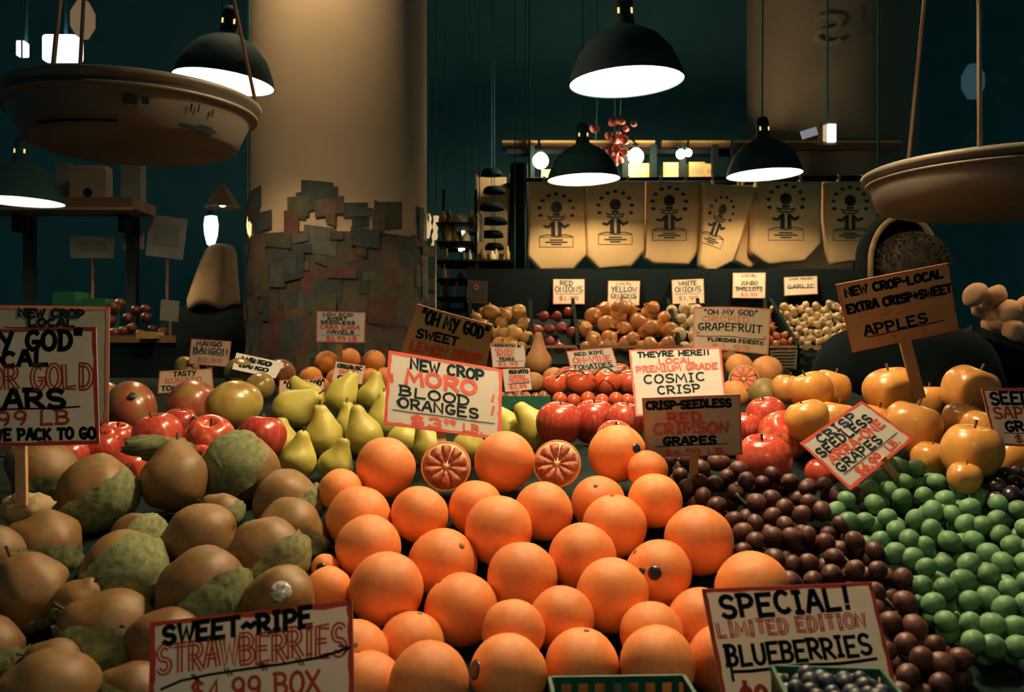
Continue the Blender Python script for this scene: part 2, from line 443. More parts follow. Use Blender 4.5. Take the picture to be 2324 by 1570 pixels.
G = {
    'A': [[(0, 0), (.45, 1), (.62, 1), (1, 0)], [(.18, .36), (.85, .36)]],
    'B': [[(.08, 0), (.08, 1)], [(-.05, 1)] + arc(.45, .76, .42, .24, 90, -90) + [(.1, .52)], [(.3, .52)] + arc(.5, .26, .45, .26, 90, -90) + [(-.05, 0)]],
    'C': [arc(.55, .5, .5, .5, 50, 310, 12)],
    'D': [[(.12, 1.0), (.12, 0)], [(-.02, 1)] + arc(.35, .5, .6, .5, 88, -90, 10) + [(.0, 0)]],
    'E': [[(.95, 1), (.08, 1), (.08, 0), (.98, 0)], [(.1, .52), (.75, .52)]],
    'F': [[(.95, 1), (.08, 1), (.08, 0)], [(.1, .52), (.75, .52)]],
    'G': [arc(.55, .5, .5, .5, 50, 330, 12) + [(.98, .42), (.55, .42)]],
    'H': [[(.05, 1), (.05, 0)], [(.95, 1), (.95, 0)], [(.05, .5), (.95, .5)]],
    'I': [[(.5, 1), (.5, 0)], [(.15, 1), (.85, 1)], [(.15, 0), (.85, 0)]],
    'J': [[(.75, 1), (.75, .25)] + arc(.42, .25, .33, .25, 0, -160, 6)],
    'K': [[(.08, 1), (.08, 0)], [(.95, 1), (.1, .45)], [(.35, .6), (1, 0)]],
    'L': [[(.1, 1), (.1, 0), (.95, .02)]],
    'M': [[(0, 0), (.12, 1), (.5, .3), (.88, 1), (1, 0)]],
    'N': [[(.05, 0), (.05, 1), (.92, 0), (.92, 1)]],
    'O': [arc(.5, .5, .5, .5, 90, 450, 16)],
    'P': [[(.1, 0), (.1, 1)], [(-.05, 1)] + arc(.45, .72, .48, .28, 90, -90) + [(.1, .44)]],
    'Q': [arc(.5, .5, .5, .5, 90, 450, 16), [(.6, .25), (1, -.1)]],
    'R': [[(.1, 0), (.1, 1)], [(-.05, 1)] + arc(.45, .74, .45, .26, 90, -90) + [(.12, .48)], [(.4, .48), (1, 0)]],
    'S': [arc(.5, .74, .42, .26, 30, 270, 9) + arc(.5, .24, .45, .25, 90, -150, 9)],
    'T': [[(0, 1), (1, 1)], [(.5, 1), (.5, 0)]],
    'U': [[(.05, 1), (.05, .35)] + arc(.5, .35, .45, .35, 180, 360, 8) + [(.95, 1)]],
    'V': [[(0, 1), (.5, 0), (1, 1)]],
    'W': [[(0, 1), (.25, 0), (.5, .75), (.75, 0), (1, 1)]],
    'X': [[(0, 1), (1, 0)], [(1, 1), (0, 0)]],
    'Y': [[(0, 1), (.5, .5)], [(1, 1), (.35, -.12)]],
    'Z': [[(0, 1), (1, 1), (0, 0), (1, 0)]],
    '0': [arc(.5, .5, .42, .5, 90, 450, 14)],
    '1': [[(.3, .8), (.55, 1), (.55, 0)]],
    '2': [arc(.5, .72, .42, .28, 170, -40, 9) + [(.05, 0), (.98, 0)]],
    '3': [arc(.45, .75, .42, .25, 150, -80, 8) + arc(.45, .26, .48, .26, 80, -150, 8)],
    '4': [[(.7, 0), (.7, 1), (0, .3), (1, .3)]],
    '5': [[(.9, 1), (.15, 1), (.1, .56)] + arc(.48, .3, .45, .3, 110, -150, 9)],
    '6': [[(.8, 1)] + arc(.5, .28, .43, .28, 160, 520, 14)],
    '9': [arc(.5, .7, .42, .3, 0, 360, 14) + [(.85, .3), (.6, 0)]],
    '$': [arc(.5, .72, .4, .22, 30, 270, 9) + arc(.5, .28, .42, .22, 90, -150, 9), [(.5, 1.15), (.5, -.15)]],
    '!': [[(.5, 1.05), (.45, .32)], [(.43, .1), (.42, .0)]],
    '.': [[(.4, .08), (.5, .0)]],
    '-': [[(.1, .48), (.9, .5)]],
    '~': [[(.0, .45), (.3, .6), (.65, .42), (1, .58)]],
    '+': [[(.5, .8), (.5, .2)], [(.15, .5), (.85, .5)]],
    '#': [[(.3, 1), (.2, 0)], [(.8, 1), (.7, 0)], [(0, .7), (1, .7)], [(0, .3), (1, .3)]],
    '"': [[(.3, 1.1), (.2, .8)], [(.75, 1.1), (.65, .8)]],
    "'": [[(.5, 1.1), (.45, .8)]],
    ',': [[(.5, .1), (.35, -.15)]],
}
NARROW = {'I': 0.62, '!': 0.5, '.': 0.4, "'": 0.35, '"': 0.7, '-': 0.6, '1': 0.7, ' ': 0.55, ',': .4, 'J': .8, 'M': 1.2, 'W': 1.25}


def ribbon(mb, pts, wd, mapf, closed_caps=True):
    pts = [Vector((p[0], p[1])) for p in pts]
    q = [pts[0]]
    for p in pts[1:]:
        if (p - q[-1]).length > 1e-6: q.append(p)
    pts = q
    if len(pts) < 2: return
    e0 = (pts[0] - pts[1]).normalized() * wd * 0.35; e1 = (pts[-1] - pts[-2]).normalized() * wd * 0.35
    pts = [pts[0] + e0] + pts[1:-1] + [pts[-1] + e1]
    L = []; R = []
    for i, p in enumerate(pts):
        t0 = (p - pts[i - 1]).normalized() if i else (pts[1] - p).normalized()
        t1 = (pts[i + 1] - p).normalized() if i < len(pts) - 1 else t0
        t = (t0 + t1)
        if t.length < 0.2: t = t1.copy()
        t.normalize()
        nrm = Vector((-t.y, t.x))
        k = 1.0 / max(0.6, abs(nrm.dot(Vector((-t1.y, t1.x)))))
        L.append(p + nrm * wd * 0.5 * k); R.append(p - nrm * wd * 0.5 * k)
    vs = [mapf(p) for p in L] + [mapf(p) for p in R]
    n = len(L)
    mb.add(vs, [(i, i + 1, n + i + 1, n + i) for i in range(n - 1)])


def text_strokes(text, x0, y0, width, height, jit, seed):
    """list of polylines for the text inside the box (x0,y0) lower left"""
    r_ = random.Random(seed)
    adv = [(NARROW.get(c, 1.0), c) for c in text]
    gap = 0.28
    tot = sum(a for a, c in adv) + gap * (len(adv) - 1)
    s = width / tot
    x = x0
    out = []
    for a, c in adv:
        dy = r_.uniform(-1, 1) * jit * height
        sl = r_.uniform(-0.06, 0.06)
        for pl in G.get(c, []):
            out.append([(x + (p[0] * a + sl * p[1]) * s, y0 + dy + p[1] * height) for p in pl])
        x += (a + gap) * s
    return out


def sign(label, corners, depth, lines=(), marks=(), border=M_REDINK, card=M_CARD, bw=0.022, stake=None, name='price_sign',
         group=None, curl=0.0, seed=1, lw=0.15, thick=0.0012, ink=M_BLACKINK):
    """corners TL,TR,BR,BL in pixels; depth one number or four (same order). lines: text,u,v(centre),w,h in card fractions,colour,weight,style"""
    dd = depth if isinstance(depth, (tuple, list)) else [depth] * 4
    TL, TR, BR, BL = [P(c[0], c[1], d) for c, d in zip(corners, dd)]
    base = (BL + BR) / 2
    root = empty(name, base)
    tag(root, label, 'sign', group)
    W = ((TR - TL).length + (BR - BL).length) / 2; H = ((BL - TL).length + (BR - TR).length) / 2
    nrm = (BR - TL).cross(TR - BL).normalized()
    if nrm.y > 0: nrm = -nrm

    def mp(p, off=0.0):
        u = p[0] / W; v = 1 - p[1] / H
        q = TL * (1 - u) * (1 - v) + TR * u * (1 - v) + BR * u * v + BL * (1 - u) * v
        q = q + nrm * (off + curl * math.sin(PI * min(max(u, 0), 1)) * W)
        return q - base
    mb = MB(); vs = []; fs = []
    nx, ny = 12, 4
    for side in (0, -thick):
        for j in range(ny + 1):
            for i in range(nx + 1):
                vs.append(mp((W * i / nx, H * j / ny), side))
    k = (nx + 1) * (ny + 1)
    for j in range(ny):
        for i in range(nx):
            a = j * (nx + 1) + i
            fs.append((a, a + 1, a + nx + 2, a + nx + 1)); fs.append((k + a, k + a + nx + 1, k + a + nx + 2, k + a + 1))
    for i in range(nx):
        fs.append((i, k + i, k + i + 1, i + 1)); t = ny * (nx + 1) + i; fs.append((t, t + 1, k + t + 1, k + t))
    for j in range(ny):
        a = j * (nx + 1); b = a + nx + 1; fs.append((a, b, k + b, k + a)); a += nx; b += nx; fs.append((a, k + a, k + b, b))
    cardo = mb.add(vs, fs).build('card', card, root)
    rs = random.Random(seed)
    if border:
        mb = MB(); t = bw * W
        nseg = 14
        for (p0, p1) in (((0, 0), (W, 0)), ((0, H), (W, H)), ((0, 0), (0, H)), ((W, 0), (W, H))):
            inx = Vector((W / 2, H / 2))
            a = Vector(p0); b = Vector(p1); d_ = (b - a).normalized(); pn = Vector((-d_.y, d_.x))
            if pn.dot(inx - a) < 0: pn = -pn
            vs = []
            for i in range(nseg + 1):
                q = a.lerp(b, i / nseg); ww = t * rs.uniform(0.75, 1.15)
                vs += [mp(q, 0.0004), mp(q + pn * ww, 0.0004)]
            mb.add(vs, [(2 * i, 2 * i + 1, 2 * i + 3, 2 * i + 2) for i in range(nseg)])
        mb.build('border', border, cardo)
    cols = {}
    for n_, ln in enumerate(lines):
        text, u, v, tw, th, m = ln[:6]
        wt = (ln[6] if len(ln) > 6 else lw) * 1.15
        style = ln[7] if len(ln) > 7 else None
        slope = ln[8] if len(ln) > 8 else 0.0
        h = th * H; ww = tw * W
        key = (m.name, n_)
        mb = cols.setdefault(key, (MB(), m))[0]
        lev = 0.0008
        pls = text_strokes(text, u * W - ww / 2, (1 - v) * H - h / 2, ww, h, 0.05, seed * 31 + n_)
        for pl in pls:
            pl = [(x, y + slope * (x - u * W)) for x, y in pl]
            if style == 'outline':
                for sgn in (-1, 1):
                    o2 = []
                    for i, p in enumerate(pl):
                        a = Vector(pl[max(i - 1, 0)]); b = Vector(pl[min(i + 1, len(pl) - 1)]); t = (b - a)
                        if t.length < 1e-7: continue
                        t.normalize(); o2.append((p[0] - t.y * wt * h * .5 * sgn, p[1] + t.x * wt * h * .5 * sgn))
                    ribbon(mb, o2, wt * h * 0.55, lambda p: mp(p, lev))
            else:
                ribbon(mb, pl, wt * h, lambda p: mp(p, lev))
    for mk in marks:
        pts, wt, m = mk
        mb = cols.setdefault((m.name, len(cols) + 100), (MB(), m))[0]
        ribbon(mb, [(u * W, (1 - v) * H) for u, v in pts], wt * H, lambda p: mp(p, 0.0011))
    for key, (mb, m) in cols.items():
        nm = ('red_' if 'red' in key[0] else 'black_') + ('lettering' if key[1] < 100 else 'line')
        if mb.f: mb.build(nm, m, cardo)
    if stake:
        (x0, y0, d0), (x1, y1, d1), wpx = stake
        a = P(x0, y0, d0) - base; b = P(x1, y1, d1) - base
        wd = wpx / F * d0
        ax = (b - a).normalized(); side = ax.cross(Vector((0, 1, 0))).normalized(); fr = ax.cross(side)
        vs = []
        for p in (a, b):
            for sx, sy in ((-1, -1), (1, -1), (1, 1), (-1, 1)):
                vs.append(p + side * sx * wd / 2 + fr * sy * 0.003)
        MB().add(vs, [(0, 1, 2, 3), (7, 6, 5, 4), (0, 4, 5, 1), (1, 5, 6, 2), (2, 6, 7, 3), (3, 7, 4, 0)]).build('stake', M_WOOD, root)
    return root


R_, K_, RP = M_REDINK, M_BLACKINK, M_REDPALE


def under(u0, u1, v, wt=0.018, m=K_, wob=0.01, slope=0.0):
    n = 8
    return ([(u0 + (u1 - u0) * i / n, v + slope * i / n + wob * math.sin(i * 1.3)) for i in range(n + 1)], wt, m)


# ------------------------------------------------------------------ fruit meshes
def sphere_prof(n=14, top=1.0, dim=0.0, sq=1.0):
    out = []
    for i in range(n + 1):
        a = PI * i / n
        r = math.sin(a); zz = -math.cos(a) * sq
        if dim:
            zz -= dim * math.exp(-((PI - a) / 0.28) ** 2)
            zz += dim * 0.6 * math.exp(-(a / 0.28) ** 2)
        out.append((max(r, 0), zz))
    out[0] = (0, out[0][1]); out[-1] = (0, out[-1][1])
    return out


def lumpy(amp, fr, seed, sx=1, sy=1):
    def fn(q, a, r, z):
        k = 1 + amp * noise.noise(Vector((q.x * fr + seed, q.y * fr, q.z * fr)))
        return Vector((q.x * k * sx, q.y * k * sy, q.z * k))
    return fn


def prof_spline(pts, n=24):
    """Catmull-Rom through (r,z)"""
    out = []
    m = len(pts)
    for i in range(m - 1):
        p0 = pts[max(i - 1, 0)]; p1 = pts[i]; p2 = pts[i + 1]; p3 = pts[min(i + 2, m - 1)]
        st = max(2, n // (m - 1))
        for k in range(st):
            t = k / st
            q = []
            for j in (0, 1):
                q.append(0.5 * (2 * p1[j] + (p2[j] - p0[j]) * t + (2 * p0[j] - 5 * p1[j] + 4 * p2[j] - p3[j]) * t * t + (3 * p1[j] - p0[j] - 3 * p2[j] + p3[j]) * t ** 3))
            out.append((max(q[0], 0.0), q[1]))
    out.append(pts[-1])
    out[0] = (0.0, out[0][1]); out[-1] = (0.0, out[-1][1])
    return out


PEAR_P = [(0, -.86), (.35, -.93), (.78, -.62), (1.0, -.05), (.92, .42), (.66, .86), (.45, 1.25), (.33, 1.55), (.16, 1.68), (0, 1.66)]
TAYL_P = [(0, -.82), (.35, -.9), (.8, -.6), (1.0, -.02), (.93, .42), (.68, .82), (.45, 1.08), (.25, 1.22), (.10, 1.24), (0, 1.20)]
BOSC_P = [(0, -.86), (.35, -.9), (.8, -.55), (1.0, 0.0), (.88, .5), (.58, 1.1), (.36, 1.75), (.26, 2.2), (.12, 2.32), (0, 2.3)]
APPLE_P = [(0, -.70), (.18, -.82), (.48, -.86), (.82, -.55), (1.0, .05), (.92, .52), (.62, .86), (.30, .90), (.10, .72), (0, .62)]
APPLE_Y = [(0, -.70), (.16, -.80), (.46, -.84), (.82, -.56), (1.0, .0), (.95, .46), (.68, .80), (.34, .87), (.12, .74), (0, .64)]
APPLE_T = [(0, -.86), (.14, -.98), (.40, -1.0), (.74, -.66), (.98, .08), (.95, .58), (.65, .92), (.32, .95), (.10, .76), (0, .66)]
TOM_P = [(0, -.74), (.3, -.80), (.75, -.58), (1.0, 0), (.85, .52), (.45, .72), (.15, .66), (0, .58)]
ONION_P = [(0, -.80), (.14, -.82), (.5, -.72), (.9, -.32), (1.0, .08), (.82, .5), (.45, .78), (.2, .98), (.11, 1.25), (.10, 1.42), (0, 1.44)]
GARL_P = [(0, -.72), (.35, -.76), (.85, -.45), (1.0, 0), (.78, .42), (.38, .72), (.2, 1.0), (.16, 1.35), (0, 1.38)]
MANGO_P = sphere_prof(14, sq=0.93)


def lobes(n, amp):
    def fn(q, a, r, z):
        k = 1 + amp * math.cos(n * a) * max(0, 1 - abs(z))
        return Vector((q.x * k, q.y * k, q.z))
    return fn


def both(*fs):
    def fn(q, a, r, z):
        for f in fs: q = f(q, a, r, z)
        return q
    return fn


MESH = {
    'orange': [MB().lathe(sphere_prof(18, dim=0.035, sq=s), 30, lumpy(.03, 1.3, k * 7.1)).mesh('orange', M_ORANGE) for k, s in enumerate((0.97, 1.0, 1.03))],
    'cara': [MB().lathe(sphere_prof(12, dim=0.04, sq=.97), 20, lumpy(.03, 1.3, k * 5.1)).mesh('navel', M_CARA) for k in range(2)],
    'grapefruit': [MB().lathe(sphere_prof(14, dim=0.03, sq=.92), 24, lumpy(.03, 1.3, 3)).mesh('grapefruit', M_GRAPEFRUIT)],
    'dull': [MB().lathe(sphere_prof(14, dim=0.03, sq=.92), 24, lumpy(.03, 1.3, 3)).mesh('dull', M_GREENAP)],
    'taylor': [MB().lathe(prof_spline(TAYL_P, 27), 30, lumpy(.10, 1.5, k * 3.7)).mesh('taylor', M_TAYLOR) for k in range(4)],
    'mango': [MB().lathe(sphere_prof(14, sq=.9), 24, lumpy(.07, .9, k * 9.1, 1.05, .86)).mesh('mango', M_MANGO) for k in range(2)],
    'mangog': [MB().lathe(sphere_prof(14, sq=.9), 24, lumpy(.07, .9, 4.4, 1.05, .86)).mesh('mangog', M_MANGOG)],
    'apple': [MB().lathe(prof_spline(APPLE_P, 27), 28, both(lobes(5, .03), lumpy(.05, 1.1, k * 3.3))).mesh('apple', M_APPLER) for k in range(3)],
    'blush': [MB().lathe(prof_spline(APPLE_P, 27), 28, both(lobes(5, .03), lumpy(.05, 1.1, k * 3.3))).mesh('blush', M_APPLEP) for k in range(3)],
    'yapple': [MB().lathe(prof_spline(APPLE_Y, 27), 28, both(lobes(5, .035), lumpy(.06, 1.1, k * 3.3))).mesh('yapple', M_APPLEY) for k in range(3)],
    'pear': [MB().lathe(prof_spline(PEAR_P, 27), 26, lumpy(.09, 1.4, k * 3.1)).mesh('pear', M_PEAR) for k in range(3)],
    'bosc': [MB().lathe(prof_spline(BOSC_P, 27), 22, lumpy(.06, 1.4, 3.1)).mesh('bosc', M_BOSC)],
    'tomato': [MB().lathe(prof_spline(TOM_P, 21), 24, both(lobes(5, .03), lumpy(.05, 1.2, k * 2.2))).mesh('tomato', M_TOMATO) for k in range(2)],
    'onion': [MB().lathe(prof_spline(ONION_P, 20), 16, lumpy(.08, 1.3, k * 2.7)).mesh('onion', M_ONIONY) for k in range(3)],
    'onions': [MB().lathe(prof_spline(ONION_P, 20), 16, lumpy(.08, 1.3, k * 2.7)).mesh('onions', M_ONIONS) for k in range(3)],
    'onionr': [MB().lathe(prof_spline(ONION_P, 20), 16, lumpy(.08, 1.3, k * 2.7)).mesh('onionr', M_ONIONR) for k in range(2)],
    'onionw': [MB().lathe(prof_spline(ONION_P, 20), 16, lumpy(.08, 1.3, k * 2.7)).mesh('onionw', M_ONIONW) for k in range(2)],
    'shallot': [MB().lathe(prof_spline(ONION_P, 20), 14, lumpy(.12, 1.3, k * 2.7, .85, .75)).mesh('shallot', M_SHALLOT) for k in range(2)],
    'garlic': [MB().lathe(prof_spline(GARL_P, 16), 20, both(lobes(7, .07), lumpy(.08, 1.3, k * 2.7))).mesh('garlic', M_GARLIC) for k in range(3)],
    'potato': [MB().lathe(sphere_prof(12, sq=.85), 20, lumpy(.16, 1.2, k * 4.7, 1.1, .9)).mesh('potato', M_POTATO) for k in range(3)],
    'cherry': [MB().lathe(sphere_prof(10), 16).mesh('cherry', M_TOMATO)],
}
STEM_MESH = MB().tube([(0, 0, -.12), (0.02, 0, .1), (.06, .02, .34)], [.045, .035, .055], 7).mesh('stem', M_STEM)
BUTTON_MESH = MB().lathe([(0, -.02), (.07, -.015), (.085, .01), (.05, .03), (0, .025)], 10).mesh('stem_button', M_STEMBTN)
CALYX_MESH = MB()
for k in range(5):
    a = k * 2 * PI / 5
    CALYX_MESH.tube([(0, 0, 0), (.18 * math.cos(a), .18 * math.sin(a), .05), (.42 * math.cos(a), .42 * math.sin(a), .0)], [.05, .05, .01], 5)
CALYX_MESH = CALYX_MESH.mesh('calyx', M_CALYX)


def disc_patch(ax, half, off=1.012, n=12, rings=3, ex=1.0):
    """small curved sticker on the unit sphere around direction ax"""
    q = axis_quat(ax)
    vs = [q @ Vector((0, 0, off))]; fs = []
    for j in range(1, rings + 1):
        t = half * j / rings
        for k in range(n):
            a = 2 * PI * k / n
            vs.append(q @ (Vector((math.sin(t) * math.cos(a) * ex, math.sin(t) * math.sin(a), math.cos(t))) * off))
    for k in range(n): fs.append((0, 1 + k, 1 + (k + 1) % n))
    for j in range(rings - 1):
        for k in range(n):
            fs.append((1 + j * n + k, 1 + (j + 1) * n + k, 1 + (j + 1) * n + (k + 1) % n, 1 + j * n + (k + 1) % n))
    e = len(vs)
    for k in range(n): vs.append(vs[1 + (rings - 1) * n + k] * (1 / off * 0.98))
    for k in range(n): fs.append((1 + (rings - 1) * n + k, e + k, e + (k + 1) % n, 1 + (rings - 1) * n + (k + 1) % n))
    return MB().add(vs, fs)


def tissue(prof, wdir, thr, seed, q_inv):
    """crumpled paper cup round one side of a pear, in the pear's own axes"""
    wd = (q_inv @ Vector(wdir)).normalized()
    pr = sorted((math.atan2(r, zz), math.hypot(r, zz)) for r, zz in prof_spline(prof, 44))
    ts = [t for t, _ in pr]; ds = [d for _, d in pr]
    qa = axis_quat(wd)
    th0 = math.acos(max(-1, min(1, thr)))
    NR, NP = 16, 56
    vs = []; fs = []
    for i in range(NR + 1):
        for k in range(NP):
            ph = 2 * PI * k / NP
            e = 1 + .16 * noise.noise(Vector((math.cos(ph) * 1.6 + seed, math.sin(ph) * 1.6, seed))) + .06 * noise.noise(Vector((math.cos(ph) * 6, math.sin(ph) * 6 + seed, 0)))
            th = th0 * e * i / NR
            d = qa @ Vector((math.sin(th) * math.cos(ph), math.sin(th) * math.sin(ph), math.cos(th)))
            rad = float(np.interp(math.acos(max(-1, min(1, d.z))), ts, ds))
            g = i / NR
            u = d.dot(Vector((.7, .3, .65)))
            pleat = .055 * abs(noise.noise(Vector((u * 9 + seed, d.x * 1.5, d.y * 1.5)))) + .03 * abs(noise.noise(d * 7 + Vector((0, seed, 0))))
            vs.append(d * (rad * 1.03 + pleat * (.4 + g) + .06 * g ** 6 + .012))
    for i in range(NR):
        for k in range(NP):
            k2 = (k + 1) % NP
            fs.append((i * NP + k, i * NP + k2, (i + 1) * NP + k2, (i + 1) * NP + k))
    m = MB(); m.v = [tuple(v) for v in vs]; m.f = fs
    return m


# ------------------------------------------------------------------ fruit placement
ITEMS = []   # dicts: kind,px,py,r,d,label,cat,group,axis,extra


def interp(tab, x):
    if x <= tab[0][0]: return tab[0][1]
    for (a, b), (c, d) in zip(tab, tab[1:]):
        if x <= c: return b + (d - b) * (x - a) / (c - a)
    return tab[-1][1]


def item(kind, px, py, r, d, label, name, cat, group, axis=(0, 0, 1), **ex):
    ITEMS.append(dict(kind=kind, px=px, py=py, r=r, d=d, label=label, name=name, cat=cat, group=group, axis=axis, ex=ex))


T_OR = [(1030, 1.30), (1150, 1.19), (1300, 1.07), (1400, 1.0), (1540, .93)]
T_TA = [(1030, 1.36), (1100, 1.26), (1200, 1.14), (1330, 1.03), (1430, .97), (1560, .90)]
T_PE = [(890, 2.0), (925, 1.85), (985, 1.62), (1045, 1.47)]
T_RA = [(930, 1.66), (955, 1.6), (985, 1.5), (1045, 1.38)]
T_YA = [(870, 1.62), (890, 1.56), (950, 1.45), (1020, 1.32), (1050, 1.28)]

oranges = [
    (876, 1060, 69, 'whole blood orange at the left end of the top row', {}),
    (1145, 1047, 69, 'whole blood orange between the two cut halves in the top row', {}),
    (1401, 1029, 65, 'blood orange with dark sticker at the right end of the top row', {'st': (.55, -.75, .25, .17)}),
    (772, 1112, 50, 'blood orange tucked behind the left end of the pile beside green pears', {}),
    (1470, 1068, 46, 'blood orange peeking out behind the stickered top row orange', {}),
    (814, 1178, 74, 'blood orange at the left end of the second row', {}),
    (953, 1168, 66, 'blood orange below the left cut half', {}),
    (1080, 1152, 62, 'blood orange half hidden below the middle of the top row', {}),
    (1233, 1160, 66, 'blood orange below the right cut half', {}),
    (1357, 1140, 62, 'blood orange half hidden below the stickered top row orange', {}),
    (1487, 1136, 62, 'shiny blood orange at the right end of the second row', {}),
    (1131, 1203, 77, 'large blood orange bulging forward in the middle of the pile', {}),
    (1394, 1194, 74, 'large blood orange in the third row right of the middle', {}),
    (836, 1243, 75, 'blood orange in the third row on the left edge', {}),
    (1586, 1226, 78, 'blood orange leaning against the red grapes on the right edge', {}),
    (1005, 1278, 79, 'blood orange in the fourth row left of the middle', {}),
    (1322, 1264, 77, 'blood orange in the fourth row right of the middle', {}),
    (1185, 1312, 81, 'blood orange in the middle of the fifth row', {}),
    (1494, 1300, 76, 'blood orange with round dark sticker on its shoulder', {'st': (-.25, -.92, .22, .20), 'st2': (-.62, -.78, .25, .10)}),
    (877, 1337, 85, 'blood orange jutting forward above the strawberry sign corner', {}),
    (1389, 1351, 83, 'large shadowed blood orange right of the middle near the front', {}),
    (1047, 1383, 85, 'large shadowed blood orange in the lower middle', {}),
    (1708, 1335, 84, 'blood orange rising behind the special blueberries sign', {}),
    (745, 1338, 52, 'blood orange squeezed between wrapped pear and pile on the left', {}),
    (738, 1288, 32, 'small blood orange with dark sticker deep beside the wrapped pears', {'st': (-.1, -.95, .2, .36)}),
    (1165, 1432, 72, 'blood orange deep in the gap below the fifth row', {}),
    (1275, 1405, 74, 'blood orange with scars in the gap under the middle', {}),
    (936, 1460, 74, 'blood orange behind the bottom row left of the middle', {}),
    (1478, 1438, 72, 'blood orange behind the bottom row on the right', {}),
    (1590, 1412, 76, 'blood orange beside the left edge of the special sign', {}),
    (806, 1482, 76, 'blood orange partly behind the strawberry sign', {}),
    (974, 1546, 90, 'bottom row orange nearest the strawberry sign', {}),
    (1154, 1526, 86, 'bottom row orange with a dark sticker on its left', {'st': (-.88, -.42, .22, .26)}),
    (1320, 1508, 84, 'bottom row orange third from the left', {}),
    (1492, 1506, 86, 'bottom row orange with its navel facing up', {}),
    (1640, 1500, 80, 'bottom row orange beside the special sign corner', {}),
    (830, 1560, 84, 'bottom row orange hidden mostly by the strawberry sign', {}),
]
for k, (x, y, r, lab, ex) in enumerate(oranges):
    rk = random.Random(k)
    item('orange', x, y, r, interp(T_OR, y), lab, 'orange', 'orange', 'blood oranges heaped in the middle',
         (rk.uniform(-.8, .8), rk.uniform(-.6, .3), rk.uniform(.2, 1)), **ex)

taylor = [  # x,y,r, image-plane neck angle (deg, 0 up, + right), towards camera, wrap dir, thr, label
    (398, 1092, 74, -4, -.25, (.2, .3, -1), .75, 'upright russet pear with a dark stem in the middle of the back'),
    (540, 1062, 78, 100, .0, (-.3, -.75, .35), .35, 'russet pear under a green tissue hood beside the red apples'),
    (222, 1118, 86, -120, .1, (.75, -.45, -.7), .30, 'broad russet pear wrapped in tissue on its right side'),
    (100, 1070, 70, -70, .0, (.3, -.4, -.9), .5, 'russet pear behind the wooden sign stake'),
    (105, 1240, 80, -80, .2, (.4, -.5, -.75), .45, 'russet pear below the crumpled tissue on the left'),
    (72, 1350, 86, -20, .3, (.5, -.2, -.9), .65, 'greenish russet pear with bare shoulder at the left edge'),
    (283, 1292, 90, -130, .1, (.6, -.55, -.25), .12, 'russet pear half wrapped in bright green tissue, left of middle'),
    (316, 1228, 64, -120, .0, (.75, -.4, -.1), .25, 'russet pear peeking behind the half wrapped one'),
    (462, 1218, 76, -100, .1, (.3, -.5, -.9), .6, 'plain brown russet pear in the middle of the wrapped pears'),
    (507, 1166, 46, -60, .0, (.9, -.3, -.3), .55, 'small russet pear in the dark gap below the tissue hood'),
    (643, 1138, 72, 100, .0, (.9, -.2, -.4), .6, 'mottled russet pear next to the green pears'),
    (655, 1205, 74, 110, .1, (.1, -.5, -.85), .35, 'reddish russet pear with tissue draped below it beside the oranges'),
    (610, 1262, 90, -125, .15, (.75, -.4, -.45), .42, 'dark russet pear with a pale tissue tail on its right'),
    (464, 1338, 100, -150, .35, (.7, -.5, -.45), .50, 'lumpy russet pear with a dark blossom scar'),
    (645, 1358, 76, -95, .1, (.2, .4, -1), .8, 'russet pear with a shiny round sticker above the strawberry sign'),
    (256, 1440, 98, -60, .1, (-.05, -.55, -.8), .12, 'russet pear wrapped in streaky green tissue left of strawberry sign'),
    (125, 1575, 100, -80, .2, (.3, .3, -1), .7, 'russet pear at the bottom left edge'),
    (128, 1512, 62, -70, .0, (.3, .3, -1), .7, 'small russet pear behind the bottom left one'),
    (312, 1572, 70, -70, .0, (-.5, -.5, -.7), .2, 'green wrapped pear at the bottom beside the strawberry sign'),
    (-12, 1255, 62, -70, .0, (.5, -.3, -.8), .4, 'russet pear cut by the left edge below the tissue'),
    (-30, 1480, 80, -70, .0, (.5, -.3, -.8), .3, 'dark russet pear cut by the lower left edge'),
    (385, 1465, 80, -70, .0, (.5, -.3, -.8), .3, 'russet pear hidden mostly behind the strawberry sign corner'),
    (175, 1370, 52, 40, .0, (.3, -.5, -.8), .3, 'small wrapped pear between the left edge pears'),
]
for k, (x, y, r, an, tw, wd, thr, lab) in enumerate(taylor):
    a = math.radians(an)
    item('taylor', x, y, r, interp(T_TA, y), lab, 'wrapped_pear', 'pear', 'russet pears wrapped in tissue', (math.sin(a), -tw, math.cos(a)),
         wrap=(wd, thr, k * 1.7), stp=(k == 14), stem=True)

G_MAN = 'mangoes under the mango signs'
item('mango', 296, 925, 66, 1.74, 'dark red mango with a small sticker, largest on the left', 'mango', 'mango', G_MAN, (.2, -.3, 1), st=(.4, -.8, .45, .12))
item('mango', 437, 916, 60, 1.78, 'reddish mango between the dark red and the green mango', 'mango', 'mango', G_MAN, (.4, -.2, 1))
item('mangog', 531, 920, 63, 1.70, 'shiny green and brown mango above the red apples', 'mango', 'mango', G_MAN, (-.2, -.3, 1))
item('mango', 236, 900, 40, 1.95, 'mango partly hidden behind the gold pears sign', 'mango', 'mango', G_MAN, (.2, 0, 1))
item('mangog', 545, 848, 40, 2.45, 'small green mango behind under the slanted glare sign', 'mango', 'mango', G_MAN, (.6, 0, 1))
item('mangog', 590, 878, 38, 2.3, 'dark green mango in the shade below the glare sign', 'mango', 'mango', G_MAN, (.6, 0, .5))
item('mango', 640, 845, 33, 2.6, 'brown mango beside the far navel oranges', 'mango', 'mango', G_MAN, (.6, 0, .5))
